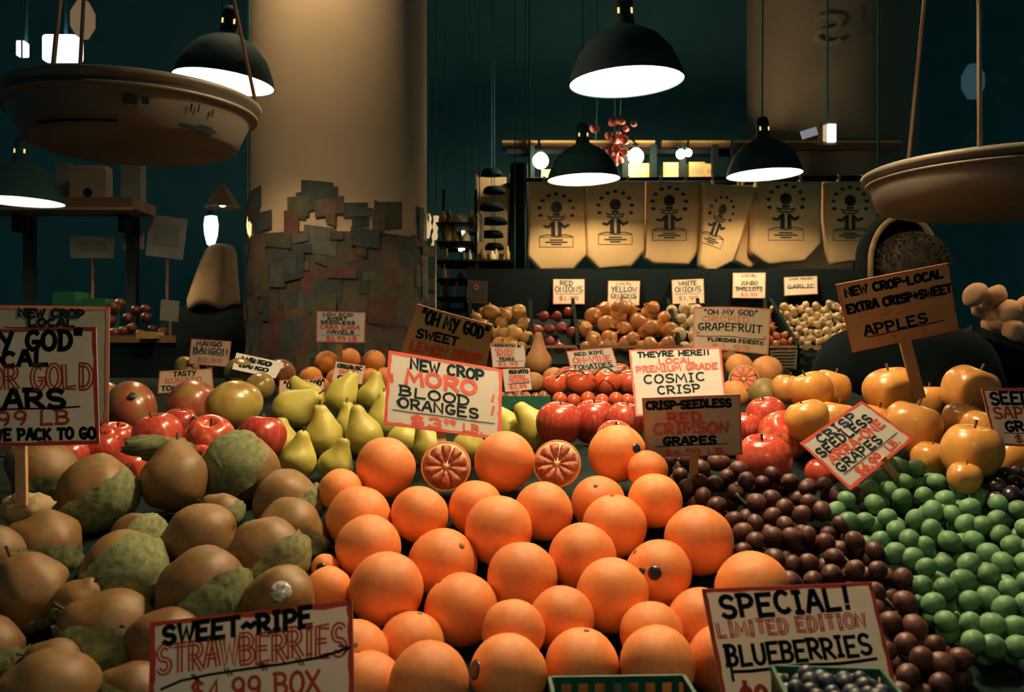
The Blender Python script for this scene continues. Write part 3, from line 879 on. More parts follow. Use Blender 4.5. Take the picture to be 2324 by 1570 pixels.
item('mangog', 425, 838, 30, 2.6, 'mango just below the mango bango sign', 'mango', 'mango', G_MAN, (.6, 0, .5))

G_RA = 'red apples on the left'
for x, y, r, d, lab, ax, kd in [
    (262, 1003, 46, 1.6, 'red apple right beside the gold pears sign', (.2, -.2, 1), 'apple'),
    (232, 1020, 48, 1.5, 'dark red apple half behind the gold pears sign', (.1, -.4, 1), 'apple'),
    (358, 992, 56, 1.56, 'dull red apple below the dark red mango', (-.2, -.2, 1), 'apple'),
    (478, 1000, 57, 1.52, 'blushed red apple with its stem hollow facing out', (.15, -.55, 1), 'blush'),
    (594, 995, 54, 1.50, 'bright red apple on the right below the green mango', (.1, .1, 1), 'apple'),
    (298, 1068, 50, 1.44, 'bright red apple tucked among the wrapped pears', (.1, -.1, 1), 'apple'),
    (410, 965, 40, 1.72, 'red apple deep between the mangoes', (.1, -.1, 1), 'apple'),
    (455, 1045, 36, 1.46, 'red apple with bruise beside the pear stem', (.1, -.6, .4), 'blush'),
    (150, 1040, 50, 1.46, 'red apple below the gold pears sign', (.1, -.1, 1), 'apple'),
]:
    item(kd, x, y, r, d, lab, 'red_apple', 'apple', G_RA, ax, stem=True)
G_RC = 'red apples behind the cosmic crisp sign'
for x, y, r, d, lab, ax, kd in [
    (1268, 962, 52, 1.62, 'glossy red apple next to the yellow pears, leftmost', (.1, -.1, 1), 'apple'),
    (1348, 958, 52, 1.62, 'glossy red apple left of the cosmic crisp sign', (.0, -.1, 1), 'apple'),
    (1418, 958, 46, 1.60, 'red apple half behind the cosmic crisp sign', (.1, -.1, 1), 'apple'),
    (1395, 1000, 45, 1.50, 'striped red apple behind the stickered orange', (.1, -.4, 1), 'blush'),
    (1740, 945, 45, 1.62, 'red apple on top of the heap right of the crimson sign', (-.3, -.1, 1), 'apple'),
    (1777, 992, 58, 1.48, 'blushed apple with a yellow stem hollow facing out', (.1, -.75, .7), 'blush'),
    (1733, 1048, 63, 1.40, 'large dark red apple above the red grapes', (-.1, -.2, 1), 'apple'),
    (1692, 975, 40, 1.6, 'red apple touching the crimson sign edge', (.1, -.1, 1), 'apple'),
    (1862, 1078, 38, 1.42, 'red apple below the tilted green grape sign', (.1, -.1, 1), 'apple'),
    (1640, 985, 50, 1.58, 'red apple hidden behind the crimson sign', (.1, -.1, 1), 'apple'),
    (1560, 970, 50, 1.6, 'red apple behind the middle of the crimson sign', (.1, -.1, 1), 'apple'),
]:
    item(kd, x, y, r, d, lab, 'red_apple', 'apple', G_RC, ax, stem=True)
G_YA = 'yellow apples on the right'
for x, y, r, d, lab, ax in [
    (1842, 889, 48, 1.58, 'yellow apple left half of the pair right of grapefruits', (-.4, -.1, 1)),
    (1884, 884, 46, 1.60, 'yellow apple right half of the pair right of grapefruits', (.3, 0, 1)),
    (2024, 889, 60, 1.56, 'yellow apple below the opal sign stake', (-.2, -.1, 1)),
    (2202, 888, 62, 1.56, 'shaded brownish yellow apple right of the opal sign stake', (.4, -.2, 1)),
    (2108, 912, 40, 1.62, 'yellow apple in the dark gap behind the stake', (0, 0, 1)),
    (1832, 955, 50, 1.47, 'yellow apple left of the tilted grape sign', (-.3, 0, 1)),
    (1895, 958, 50, 1.50, 'yellow apple directly behind the tilted grape sign', (.2, 0, 1)),
    (2068, 972, 64, 1.43, 'bright yellow apple right of the tilted grape sign', (.3, -.1, 1)),
    (1985, 962, 46, 1.52, 'yellow apple behind the top corner of the tilted sign', (.3, -.1, 1)),
    (2185, 958, 48, 1.48, 'shaded yellow apple right of the bright one', (.3, -.1, 1)),
    (2225, 975, 46, 1.44, 'yellow apple beside the seedless sapphire sign', (.3, -.1, 1)),
    (2204, 1024, 66, 1.33, 'large bright yellow apple above the green grapes', (.1, -.1, 1)),
    (2112, 1042, 42, 1.34, 'yellow apple peeking over the top green grapes', (.1, -.1, 1)),
    (2295, 1040, 50, 1.36, 'yellow apple below the seedless sapphire sign', (.1, -.1, 1)),
    (1788, 884, 36, 1.72, 'small yellow apple beside the dull grapefruit', (.1, -.1, 1)),
    (2190, 1085, 38, 1.27, 'yellow apple between green and black grapes', (.1, -.1, 1)),
]:
    item('yapple', x, y, r, d, lab, 'yellow_apple', 'apple', G_YA, ax, stem=True)
G_PE = 'yellow green pears around the moro sign'
for x, y, r, an, tw, lab in [
    (662, 930, 46, 60, .1, 'yellow green pear lying on its side below the ripe sign'),
    (738, 992, 44, -8, .1, 'large upright green pear left of the moro sign'),
    (676, 1048, 42, 12, .1, 'green pear with its neck up beside the wrapped pears'),
    (776, 900, 38, 25, .0, 'green pear at the back left of the moro sign'),
    (846, 900, 34, 10, .0, 'green pear touching the upper left of the moro sign'),
    (828, 992, 44, -14, .1, 'speckled green pear touching the moro sign'),
    (792, 968, 34, -5, .0, 'green pear behind the speckled pear'),
    (762, 1058, 40, 18, .1, 'green pear behind the left orange pile'),
    (1222, 978, 46, -38, .1, 'yellow pear leaning left at the right of the moro sign'),
    (1158, 975, 36, -30, .0, 'yellow pear just behind the moro sign right edge'),
    (920, 1000, 40, 10, .0, 'green pear below the left of the moro sign'),
    (975, 1020, 38, -20, .0, 'green pear below the middle of the moro sign'),
    (1062, 1015, 36, 20, .0, 'green pear below the right of the moro sign'),
    (700, 905, 36, -40, .0, 'green pear deep below the ripe sign'),
    (870, 955, 38, 0, .0, 'green pear behind the left edge of the moro sign'),
    (640, 1010, 38, 0, .0, 'green pear beside the bright red apple'),
]:
    a = math.radians(an)
    item('pear', x, y, r, interp(T_PE, y), lab, 'green_pear', 'pear', G_PE, (math.sin(a), -tw, math.cos(a)), stem=True)
G_CA = 'navel oranges under the cara cara sign'
for x, y, r, d, lab in [
    (741, 822, 27, 2.95, 'small navel orange on top at the left of the far heap'),
    (793, 815, 26, 3.0, 'small navel orange under the cara cara sign'),
    (848, 820, 27, 2.95, 'small navel orange at the right of the far heap'),
    (706, 858, 27, 2.85, 'small navel orange at the left foot of the far heap'),
    (768, 862, 28, 2.8, 'small navel orange beside the organic sign'),
    (838, 862, 28, 2.75, 'small navel orange behind the organic sign'),
    (872, 858, 26, 2.85, 'small navel orange touching the moro sign corner'),
    (725, 880, 26, 2.7, 'small navel orange above the ripe sign'),
]:
    item('cara', x, y, r, d, lab, 'navel_orange', 'orange', G_CA, (rnd.uniform(-.5, .5), -.4, 1))
G_GF = 'grapefruits under the grapefruit sign'
item('grapefruit', 1678, 832, 32, 2.5, 'grapefruit at the back left under its sign', 'grapefruit', 'grapefruit', G_GF, (.2, -.3, 1))
item('grapefruit', 1741, 840, 36, 2.42, 'shiny whole grapefruit at the right under its sign', 'grapefruit', 'grapefruit', G_GF, (.2, -.3, 1))
item('grapefruit', 1672, 892, 36, 2.3, 'grapefruit behind the cosmic crisp sign edge', 'grapefruit', 'grapefruit', G_GF, (.2, -.3, 1))
item('dull', 1737, 892, 38, 2.22, 'dull shaded grapefruit below the cut one', 'grapefruit', 'grapefruit', G_GF, (.2, -.3, 1))
item('grapefruit', 1655, 800, 26, 2.65, 'small grapefruit right below the orchid sign', 'grapefruit', 'grapefruit', G_GF, (.2, -.3, 1))
item('bosc', 1222, 822, 30, 2.45, 'tall brown bosc pear standing beside its sign', 'bosc_pear', 'pear', 'bosc pears', (-.0, -.1, 1), stem=True)
item('bosc', 1255, 858, 25, 2.35, 'bosc pear lying beside the vine tomatoes', 'bosc_pear', 'pear', 'bosc pears', (.9, -.1, .2), stem=True)
item('bosc', 1212, 868, 24, 2.3, 'bosc pear half behind the kumato sign', 'bosc_pear', 'pear', 'bosc pears', (-.9, -.1, .3), stem=True)
G_TO = 'red tomatoes on the vine'
for k, (x, y, r, d) in enumerate([(1262, 870, 32, 2.22), (1318, 868, 36, 2.18), (1376, 868, 36, 2.2), (1428, 866, 34, 2.2), (1290, 852, 26, 2.32), (1350, 850, 26, 2.34), (1405, 846, 27, 2.34)]):
    item('tomato', x, y, r, d, ['vine tomato at the left end of the front row', 'big vine tomato under a curved green stem, second from left', 'vine tomato third from left in the front row', 'vine tomato behind the cosmic crisp sign edge',
                                'small vine tomato at the back left', 'small vine tomato under the on-vine sign', 'small vine tomato at the back right'][k], 'vine_tomato', 'tomato', G_TO, (.1 * (k % 3 - 1), -.2, 1), calyx=True)
for k, (x, y) in enumerate([(1270, 906), (1302, 910), (1334, 905), (1366, 910), (1398, 906), (1424, 910)]):
    item('cherry', x, y, 17, 2.02, ['small red tomato at the left end of the low row before the vine tomatoes', 'small red tomato second in the low row before the vine tomatoes', 'small red tomato third in the low row', 'small red tomato fourth in the low row',
                                    'small red tomato fifth in the low row', 'small red tomato touching the cosmic crisp sign'][k], 'small_tomato', 'tomato', 'small red tomatoes in a low row')


# push overlapping fruit apart along the view rays (keeps each where the photograph shows it)
def relax():
    n = len(ITEMS)
    ray = np.array([[(i['px'] - CX) / F, 1.0, (CY - i['py']) / F] for i in ITEMS])
    d = np.array([i['d'] for i in ITEMS]); d0 = d.copy()
    rp = np.array([i['r'] for i in ITEMS]) / F
    kk = np.array([0.93 if i['kind'] in ('taylor', 'pear', 'bosc') else 0.97 for i in ITEMS])
    for it in range(120):
        p = ray * d[:, None]; R = rp * d * kk
        diff = p[:, None] - p[None]
        dist = np.sqrt((diff ** 2).sum(-1)) + np.eye(n) * 9
        ov = (R[:, None] + R[None]) - dist
        ov[ov < 0] = 0
        if ov.max() < 0.001: break
        sg = np.sign(d[:, None] - d[None] + 1e-9 * (np.arange(n)[:, None] - np.arange(n)[None]))
        # a pile: only those in front or behind of one another
        step = (ov * sg).sum(1) * 0.25
        d = np.clip(d + np.clip(step, -.02, .02), d0 * .90, d0 * 1.12)
    for i, it in enumerate(ITEMS): it['d'] = float(d[i])


relax()
BEDPTS = []


def build_items():
    for k, it in enumerate(ITEMS):
        kind = it['kind']; ex = it['ex']
        pos = P(it['px'], it['py'], it['d']); R = it['r'] / F * it['d']
        BEDPTS.append((pos.x, pos.y, pos.z - R * 0.93, R))
        q = axis_quat(it['axis'], (k * 2.39) % 6.28)
        ms = MESH[kind]
        root = put(it['name'], ms[k % len(ms)], None, pos, q, R)
        tag(root, it['label'], it['cat'], it['group'])
        if kind in ('orange', 'cara', 'grapefruit', 'dull'):
            put('stem_button', BUTTON_MESH, root, (0, 0, .94 if kind in ('orange', 'cara') else .88))
        qi = q.inverted()
        for key in ('st', 'st2'):
            if key in ex:
                x, y, zz, half = ex[key]
                disc_patch(qi @ Vector((x, y, zz)), half, 1.03).build('sticker', M_STICK, root, True)
        if ex.get('stp'):
            disc_patch(qi @ Vector((.12, -.85, .42)), .30, 1.06).build('sticker', M_STICKP, root, True)
        if ex.get('stem'):
            zt = {'taylor': 1.17, 'pear': 1.62, 'bosc': 2.25, 'apple': .62, 'blush': .62, 'yapple': .66}[kind]
            put('stem', STEM_MESH, root, (0, 0, zt), None, (1, 1, 1.0 if kind not in ('apple', 'blush', 'yapple') else 1.3))
        if ex.get('calyx'):
            put('calyx', CALYX_MESH, root, (0, 0, .62))
        if 'wrap' in ex:
            wd, thr, seed = ex['wrap']
            tissue(TAYL_P, wd, thr, seed, qi).build('tissue_wrap', M_TISSUE, root, True)


build_items()


# halved citrus: rind bowl, pith ring, flesh wedges, core; cut face towards -Y of its own axes
def half_citrus(px, py, r, d, label, flesh, rind, name, face=(0.05, -1, .25), group=None, cat='orange'):
    pos = P(px, py, d); R = r / F * d
    BEDPTS.append((pos.x, pos.y + R * .4, pos.z - R * 0.93, R))
    q = axis_quat(face)
    root = put(name, None, None, pos, q, R)
    tag(root, label, cat, group)
    prof = [(math.cos(a), -math.sin(a)) for a in [PI / 2 * i / 9 for i in range(9, -1, -1)]]
    prof[0] = (0, -1)
    m = MB().lathe(prof + [(.99, .012), (.93, .012)], 36); m.f = [f for f in m.f if len(f) == 4]; m.build('rind', rind, root, True)
    m = MB().lathe([(.935, .010), (.80, .004), (0.0, .0)], 36); pith = m.build('pith', M_PITH, root, True)
    for k in range(10):
        a0 = 2 * PI * k / 10 + .018; a1 = 2 * PI * (k + 1) / 10 - .018
        vs = []; top = 0.02
        ring = [(0.14, (a0 + a1) / 2)] + [(.30, a0), (.62, a0), (.82, a0 + .05)] + [(.86, a0 + (a1 - a0) * t) for t in (.3, .5, .7)] + [(.82, a1 - .05), (.62, a1), (.30, a1)]
        c = Vector((.55 * math.cos((a0 + a1) / 2), .55 * math.sin((a0 + a1) / 2), top + .007))
        vs = [c] + [Vector((rr_ * math.cos(a), rr_ * math.sin(a), top)) for rr_, a in ring] + [Vector((rr_ * math.cos(a), rr_ * math.sin(a), -.02)) for rr_, a in ring]
        n = len(ring)
        fs = [(0, 1 + i, 1 + (i + 1) % n) for i in range(n)] + [(1 + i, 1 + n + i, 1 + n + (i + 1) % n, 1 + (i + 1) % n) for i in range(n)]
        MB().add(vs, fs).build('segment', flesh, root, True)
    MB().lathe([(.11, .0), (.10, .03), (0, .035)], 10).build('core', M_PITH, pith, True)
    return root


half_citrus(1012, 1058, 57, 1.27, 'cut blood orange half showing dark flesh, left of the two', M_FLESH, M_ORANGE, 'halved_orange', (.02, -1, .22), 'halved blood oranges')
half_citrus(1264, 1052, 55, 1.27, 'cut blood orange half showing dark flesh, right of the two', M_FLESH, M_ORANGE, 'halved_orange', (-.18, -1, .30), 'halved blood oranges')
half_citrus(1688, 860, 34, 2.28, 'cut pink grapefruit half under the grapefruit sign', M_GFLESH, M_GRAPEFRUIT, 'halved_grapefruit', (-.35, -1, .45), None, 'grapefruit')

# crumpled tissue by the stake
m = MB().lathe(sphere_prof(12), 24, lambda q, a, r, z: q * (1 + .35 * noise.noise(q * 2.2) + .18 * noise.noise(q * 5)))
o = m.build('crumpled_tissue', M_TISSUEP, None, True, P(58, 1152, 1.14)); o.scale = (.030, .022, .019)
tag(o, 'crumpled pale tissue at the foot of the gold pears sign', 'tissue')
BEDPTS.append((o.location.x, o.location.y, o.location.z - .018, .03))
m = MB().lathe(sphere_prof(12), 24, lambda q, a, r, z: q * (1 + .35 * noise.noise(q * 2.6 + Vector((3, 0, 0))) + .22 * noise.noise(q * 5)))
o = m.build('crumpled_tissue', M_TISSUE, None, True, P(372, 1012, 1.37)); o.location = P(358, 1016, 1.385); o.scale = (.050, .022, .017)
tag(o, 'crumpled green tissue behind the upright russet pear', 'tissue')
# green vine stems over the tomatoes
for k, pts in enumerate([[(1262, 858), (1290, 846), (1318, 836), (1335, 850)], [(1348, 852), (1372, 836), (1400, 842), (1420, 832)]]):
    q = [P(x, y, 2.12) for x, y in pts]
    q = [Vector(np.array([np.interp(t, range(4), [p_[j] for p_ in q]) for j in range(3)])) + Vector((0, 0, .006 * math.sin(t * 2.1))) for t in np.linspace(0, 3, 13)]
    o = MB().tube(q, [.0018 + .0012 * (i % 3 == 0) for i in range(13)], 6).build('tomato_vine', M_CALYX, None, True)
    tag(o, ['dark green vine stem arching over the left tomatoes', 'dark green vine stem arching over the right tomatoes'][k], 'vine')


# ------------------------------------------------------------------ grapes
def in_poly(x, y, poly):
    c = False; n = len(poly)
    for i in range(n):
        x0, y0 = poly[i]; x1, y1 = poly[i - 1]
        if (y0 > y) != (y1 > y) and x < (x1 - x0) * (y - y0) / (y1 - y0) + x0: c = not c
    return c


def poisson(poly, rad_fn, k, seed, limit=2000):
    r_ = random.Random(seed)
    xs = [p[0] for p in poly]; ys = [p[1] for p in poly]
    out = []
    tries = 0
    while tries < 9000 and len(out) < limit:
        tries += 1
        x = r_.uniform(min(xs), max(xs)); y = r_.uniform(min(ys), max(ys))
        if not in_poly(x, y, poly): continue
        rr_ = rad_fn(y) * k
        if all((x - a) ** 2 + (y - b) ** 2 > rr_ ** 2 for a, b in out): out.append((x, y))
    return out


T_GR = [(1030, 1.40), (1150, 1.24), (1300, 1.09), (1450, .98), (1560, .91)]
GRAPE = {c: [MB().lathe(sphere_prof(9, sq=1.12), 14, lumpy(.04, 1, k)).mesh('grape_' + c, m) for k in range(2)] for c, m in (('red', M_GRAPER), ('green', M_GRAPEG), ('black', M_GRAPEB))}


def grapes(cname, poly, rad, centres, labels, group, seed, sp=1.62):
    roots = []
    for (x, y), lab in zip(centres, labels):
        root = empty('grape_bunch', P(x, y, interp(T_GR, y) + .03)); tag(root, lab, 'grapes', group); roots.append(root)
    rf = lambda y: rad / interp(T_GR, y) * F
    r_ = random.Random(seed)
    for layer in (0, 1):
        for (x, y) in poisson(poly, rf, sp, seed + layer):
            d = interp(T_GR, y) + (0.010 if layer else -.006) + r_.uniform(-.007, .007)
            pos = P(x, y, d) + Vector((0, 0, -.008 if layer else .004))
            b = min(range(len(centres)), key=lambda i: (centres[i][0] - x) ** 2 + (centres[i][1] - y) ** 2)
            g = put('grape', GRAPE[cname][r_.randrange(2)], roots[b], pos - roots[b].location,
                    axis_quat((r_.uniform(-1, 1), r_.uniform(-1, 1), r_.uniform(-.3, 1))), rad * r_.uniform(.9, 1.1))
            if layer: BEDPTS.append((pos.x, pos.y, pos.z - rad * 1.2, rad))
    for (x, y), root in zip(centres, roots):
        p0 = root.location
        q = [P(x - 30, y - 30, interp(T_GR, y) + .02) - p0, Vector((0, 0, 0)), P(x + 25, y + 35, interp(T_GR, y) + .01) - p0]
        MB().tube(q, .0022, 6).build('stem', M_GSTEM, root, True)


RED_POLY = [(1490, 1045), (1620, 1015), (1700, 1080), (1850, 1085), (1960, 1120), (1885, 1160), (1960, 1235), (2055, 1310), (2085, 1420), (2210, 1500), (2120, 1590), (2040, 1590), (1990, 1420), (1970, 1330), (1790, 1330), (1680, 1270), (1640, 1170), (1540, 1110)]
GREEN_POLY = [(1880, 1160), (1955, 1100), (2035, 1040), (2150, 1045), (2190, 1100), (2235, 1140), (2345, 1150), (2345, 1500), (2230, 1480), (2100, 1385), (2060, 1300), (1965, 1225)]
BLACK_POLY = [(2205, 1095), (2260, 1040), (2345, 1030), (2345, 1150), (2235, 1145)]
grapes('red', RED_POLY, .0118, [(1570, 1070), (1700, 1150), (1830, 1120), (1790, 1240), (1930, 1280), (2030, 1380), (2080, 1500)],
       ['red grape bunch right of the top oranges under the crimson sign', 'red grape bunch beside the right edge of the orange pile', 'red grape bunch under the tilted grape sign',
        'red grape bunch above the orange behind the special sign', 'red grape bunch touching the green grapes in the middle', 'red grape bunch along the right edge of the special sign', 'shadowed red grape bunch at the bottom right'],
       'crimson grape bunches', 11)
grapes('green', GREEN_POLY, .0125, [(2090, 1090), (1990, 1160), (2130, 1190), (2270, 1210), (2120, 1310), (2260, 1340), (2200, 1420)],
       ['green grape bunch at the very top beside the tilted sign', 'green grape bunch reaching left into the red grapes', 'green grape bunch in the upper middle', 'green grape bunch below the black grapes at the right edge',
        'green grape bunch beside the red grapes at lower left', 'green grape bunch at the right edge in the middle', 'shadowed green grape bunch lowest on the right'],
       'green grape bunches', 23)
grapes('black', BLACK_POLY, .0125, [(2290, 1090)], ['black grape bunch below the seedless sapphire sign'], None, 31, 1.4)


kt = empty('tomato_tray', P(1186, 926, 2.12)); tag(kt, 'dark green tray of small brown tomatoes below the kumato card', 'tray')
for sx, sy, dm in ((0, -1, (.12, .004, .030)), (0, 1, (.12, .004, .030)), (-1, 0, (.004, .09, .030)), (1, 0, (.004, .09, .030))):
    MB().box((sx * .06, sy * .045, .015), dm).build('side', M_BASKETG, kt)
MB().box((0, 0, .002), (.12, .09, .004)).build('bottom', M_BASKETG, kt)
BEDPTS.append((kt.location.x, kt.location.y, kt.location.z - .002, .06))
km = MB().lathe(sphere_prof(9), 14).mesh('brown_tomato', mat('brown_tomato_skin', (.34, .10, .045), .3, (.22, .10, .04), 3, .3))
rk_ = random.Random(12)
for k in range(24):
    o = put('brown_tomato', km, None, kt.location + Vector((-.048 + .0192 * (k % 6), -.030 + .020 * (k // 6), .024 + rk_.uniform(-.003, .005))), None, rk_.uniform(.0095, .012))
    tag(o, 'small brown tomato, %s from the left in the %s row of the green tray' % (['first', 'second', 'third', 'fourth', 'fifth', 'sixth'][k % 6], ['front', 'second', 'third', 'back'][k // 6]), 'tomato', 'small brown tomatoes in the green tray')


# ------------------------------------------------------------------ the stand under the fruit
def stand():
    pts = np.array(BEDPTS)
    x0, x1, y0, y1 = -1.75, 1.75, .84, 3.22
    nx, ny = 117, 80
    X = np.linspace(x0, x1, nx); Y = np.linspace(y0, y1, ny)
    vs = []
    for y in Y:
        for x in X:
            d2 = (pts[:, 0] - x) ** 2 + ((pts[:, 1] - y)) ** 2
            wgt = np.exp(-d2 / (2 * .045 ** 2)) + 1e-4 * np.exp(-d2 / (2 * .3 ** 2)) + 1e-12
            zz = float((wgt * pts[:, 2]).sum() / wgt.sum())
            vs.append((float(x), float(y), zz - .004))
    fs = []
    for j in range(ny - 1):
        for i in range(nx - 1):
            if X[i] > .86 and Y[j] > 2.3: continue
            a = j * nx + i
            fs.append((a, a + 1, a + nx + 1, a + nx))
    m = MB(); m.v = vs; m.f = fs
    root = empty('produce_stand', (0, 1.6, 0)); tag(root, 'dark green lined produce stand carrying all the near fruit', 'stand')
    o = m.build('liner', M_BED, root, True); o.location = (0, -1.6, 0)
    for nm, c, dm in (('front_board', (0, .83, .48), (3.5, .02, .96)), ('side_board', (-1.74, 2.03, .5), (.02, 2.36, 1.0)), ('side_board', (1.74, 1.56, .5), (.02, 1.46, 1.0)), ('back_board', (-.45, 3.22, .55), (2.6, .02, 1.1))):
        MB().box(Vector(c) - root.location, dm).build(nm, M_BLACK, root)
    for x in (-1.6, 0, 1.6):
        for y in (.9, 2.2):
            MB().box(Vector((x, y, .45)) - root.location, (.08, .08, .9)).build('leg', M_BLACK, root)


stand()

# ------------------------------------------------------------------ price signs
WH = M_CARD
sign('large card for gold pears on a wooden stake at the left edge', [(-195, 750), (218, 742), (226, 1008), (-200, 1018)], [1.16, 1.16, 1.13, 1.13],
     [('"OH MY GOD"', .50, .115, .86, .155, K_, .24), ('LOCAL', .52, .265, .42, .12, K_, .30), ('TAYLOR GOLD', .52, .42, .90, .20, R_, .13, 'outline'),
      ('PEARS', .54, .61, .56, .15, K_, .26), ('$3.99 LB', .54, .77, .6, .11, R_, .2), ('TOP CROP-WE PACK TO GO', .52, .905, .92, .085, K_, .30)],
     [under(.30, .90, .70, .015, K_, .004, -.015)], stake=((48, 1000, 1.145), (50, 1150, 1.12), 24), seed=3)
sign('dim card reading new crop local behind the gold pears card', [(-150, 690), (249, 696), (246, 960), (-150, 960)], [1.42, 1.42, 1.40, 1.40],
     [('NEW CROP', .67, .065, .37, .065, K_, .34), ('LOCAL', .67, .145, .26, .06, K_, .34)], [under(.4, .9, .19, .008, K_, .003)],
     border=M_REDPALE, card=mat('dim_green_card', (0.34, 0.34, 0.27), 0.6), stake=((40, 950, 1.42), (40, 1100, 1.36), 22), seed=4)  # shade on this rear card is put into its grey-green colour
sign('large card for sweet ripe strawberries at the bottom left front', [(342, 1412), (800, 1362), (806, 1660), (336, 1672)], [.80, .80, .77, .77],
     [('SWEET~RIPE', .43, .115, .73, .15, K_, .27, None, .03), ('STRAWBERRIES', .50, .315, .92, .23, R_, .13, 'outline', .035), ('$4.99 BOX', .52, .62, .62, .17, R_, .16, None, .03)],
     [([(.06, .60), (.16, .535), (.30, .50), (.48, .475), (.66, .455), (.84, .425), (.97, .37)], .022, K_), ([(.93, .345), (.985, .365), (.95, .41)], .016, K_)] +
     [([(u - .012, v - .03), (u + .012, v + .03)], .012, K_) for u, v in ((.22, .52), (.23, .515), (.38, .49), (.395, .487), (.55, .468), (.565, .465), (.73, .447), (.745, .443))],
     seed=5, bw=.028, stake=((575, 1600, .79), (575, 1760, .79), 24))
sign('large card for special limited edition blueberries at the bottom right front', [(1592, 1336), (1978, 1320), (2060, 1665), (1660, 1690)], [.82, .82, .79, .79],
     [('SPECIAL!', .47, .115, .76, .135, K_, .22, None, .02), ('LIMITED EDITION', .475, .265, .86, .09, R_, .17, 'outline', .02), ('BLUEBERRIES', .485, .43, .84, .125, K_, .19, None, .03), ('$2.99 PINT', .48, .73, .75, .18, R_, .16)],
     [under(.08, .92, .545, .022, K_, .006, -.03), ([(.085, .37), (.08, .60)], .02, K_)], seed=6, bw=.026, stake=((1850, 1650, .81), (1860, 1790, .81), 22))
sign('bright card for moro blood oranges above the orange pile', [(882, 795), (1140, 838), (1137, 998), (871, 962)], [1.46, 1.46, 1.40, 1.40],
     [('NEW CROP', .52, .135, .64, .14, K_, .22), ('MORO', .47, .325, .60, .18, R_, .24), ('BLOOD', .42, .525, .60, .125, K_, .19), ('ORANGES', .46, .69, .68, .125, K_, .20), ('$3', .36, .895, .26, .12, R_, .24), ('99', .56, .865, .10, .07, R_, .24), ('LB.', .76, .90, .17, .1, R_, .22)],
     [under(.07, .94, .80, .012, K_, .003, -.005), ([(.04, .33), (.05, .42)], .035, R_), ([(.93, .40), (.92, .48)], .03, R_), ([(.93, .56), (.92, .66)], .03, R_), ([(.13, .63), (.10, .68), (.12, .73)], .016, K_)],
     stake=((1000, 975, 1.412), (1008, 1060, 1.38), 20), seed=7, bw=.03)
sign('dim tilted shaded card reading oh my god sweet behind the moro card', [(946, 690), (1119, 738), (1100, 860), (900, 830)], [1.66, 1.66, 1.72, 1.72],
     [('"OH MY GOD"', .53, .16, .86, .20, K_, .20, None, -.02), ('SWEET', .36, .42, .50, .13, K_, .24), ('LEMON DROP', .5, .64, .84, .15, R_, .22), ('MELONS', .4, .84, .5, .06, K_, .3)], [],
     border=M_REDPALE, card=M_CARDSH, seed=8, stake=((1000, 840, 1.71), (998, 960, 1.7), 18))
sign('bright white card for cosmic crisp apples in the middle', [(1427, 794), (1636, 787), (1650, 930), (1442, 945)], [1.60, 1.60, 1.52, 1.52],
     [("THEYRE HERE!!", .48, .085, .78, .075, K_, .24), ('LOCAL', .50, .20, .38, .075, R_, .24), ('PREMIUM GRADE', .50, .31, .88, .085, R_, .24), ('COSMIC', .46, .47, .66, .125, K_, .15), ('CRISP', .50, .645, .46, .115, K_, .16), ('$3.99 LB', .5, .83, .6, .12, R_, .18)], [],
     seed=9, bw=.024, ink=M_BLUEINK, stake=((1545, 930, 1.52), (1545, 1010, 1.5), 18))
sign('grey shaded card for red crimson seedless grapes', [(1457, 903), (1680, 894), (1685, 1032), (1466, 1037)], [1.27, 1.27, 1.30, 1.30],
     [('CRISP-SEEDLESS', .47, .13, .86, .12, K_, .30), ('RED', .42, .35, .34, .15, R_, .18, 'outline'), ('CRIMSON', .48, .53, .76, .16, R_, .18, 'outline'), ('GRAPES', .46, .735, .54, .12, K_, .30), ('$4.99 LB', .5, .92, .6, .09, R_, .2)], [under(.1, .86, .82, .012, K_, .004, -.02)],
     card=mat('grey_card', (0.46, 0.47, 0.38), 0.5, (0.40, 0.41, 0.33), 6), border=M_REDPALE, seed=10, bw=.02, stake=((1575, 1020, 1.3), (1575, 1110, 1.3), 18))  # darker card colour carries the shade on this sign
sign('bright tilted card for arra one green grapes', [(1815, 1005), (1955, 909), (2075, 995), (1930, 1112)], [1.29, 1.36, 1.33, 1.24],
     [('CRISP', .47, .13, .58, .13, M_BLUEINK, .22), ('SEEDLESS', .46, .30, .82, .145, K_, .22), ('ARRA-ONE', .50, .475, .82, .15, R_, .22), ('GRAPES', .40, .655, .64, .14, K_, .20), ('$6.99', .38, .87, .34, .13, R_, .25), ('LB.', .76, .86, .18, .11, R_, .22)],
     [under(.08, .92, .765, .014, K_, .004)], seed=11, bw=.03, stake=((2000, 1040, 1.29), (2040, 1090, 1.3), 18))
sign('card for seedless sapphire grapes cut by the right edge', [(2227, 882), (2440, 878), (2452, 1018), (2258, 1010)], 1.30,
     [('SEEDLESS', .5, .17, .86, .20, M_BLUEINK, .22), ('SAPPHIRE', .5, .42, .86, .19, R_, .18), ('GRAPES', .5, .66, .66, .16, K_, .26), ('$5.99', .5, .87, .5, .12, R_, .2)], [under(.14, .9, .77, .014)], seed=12, bw=.028,
     stake=((2345, 1005, 1.31), (2345, 1090, 1.3), 18))
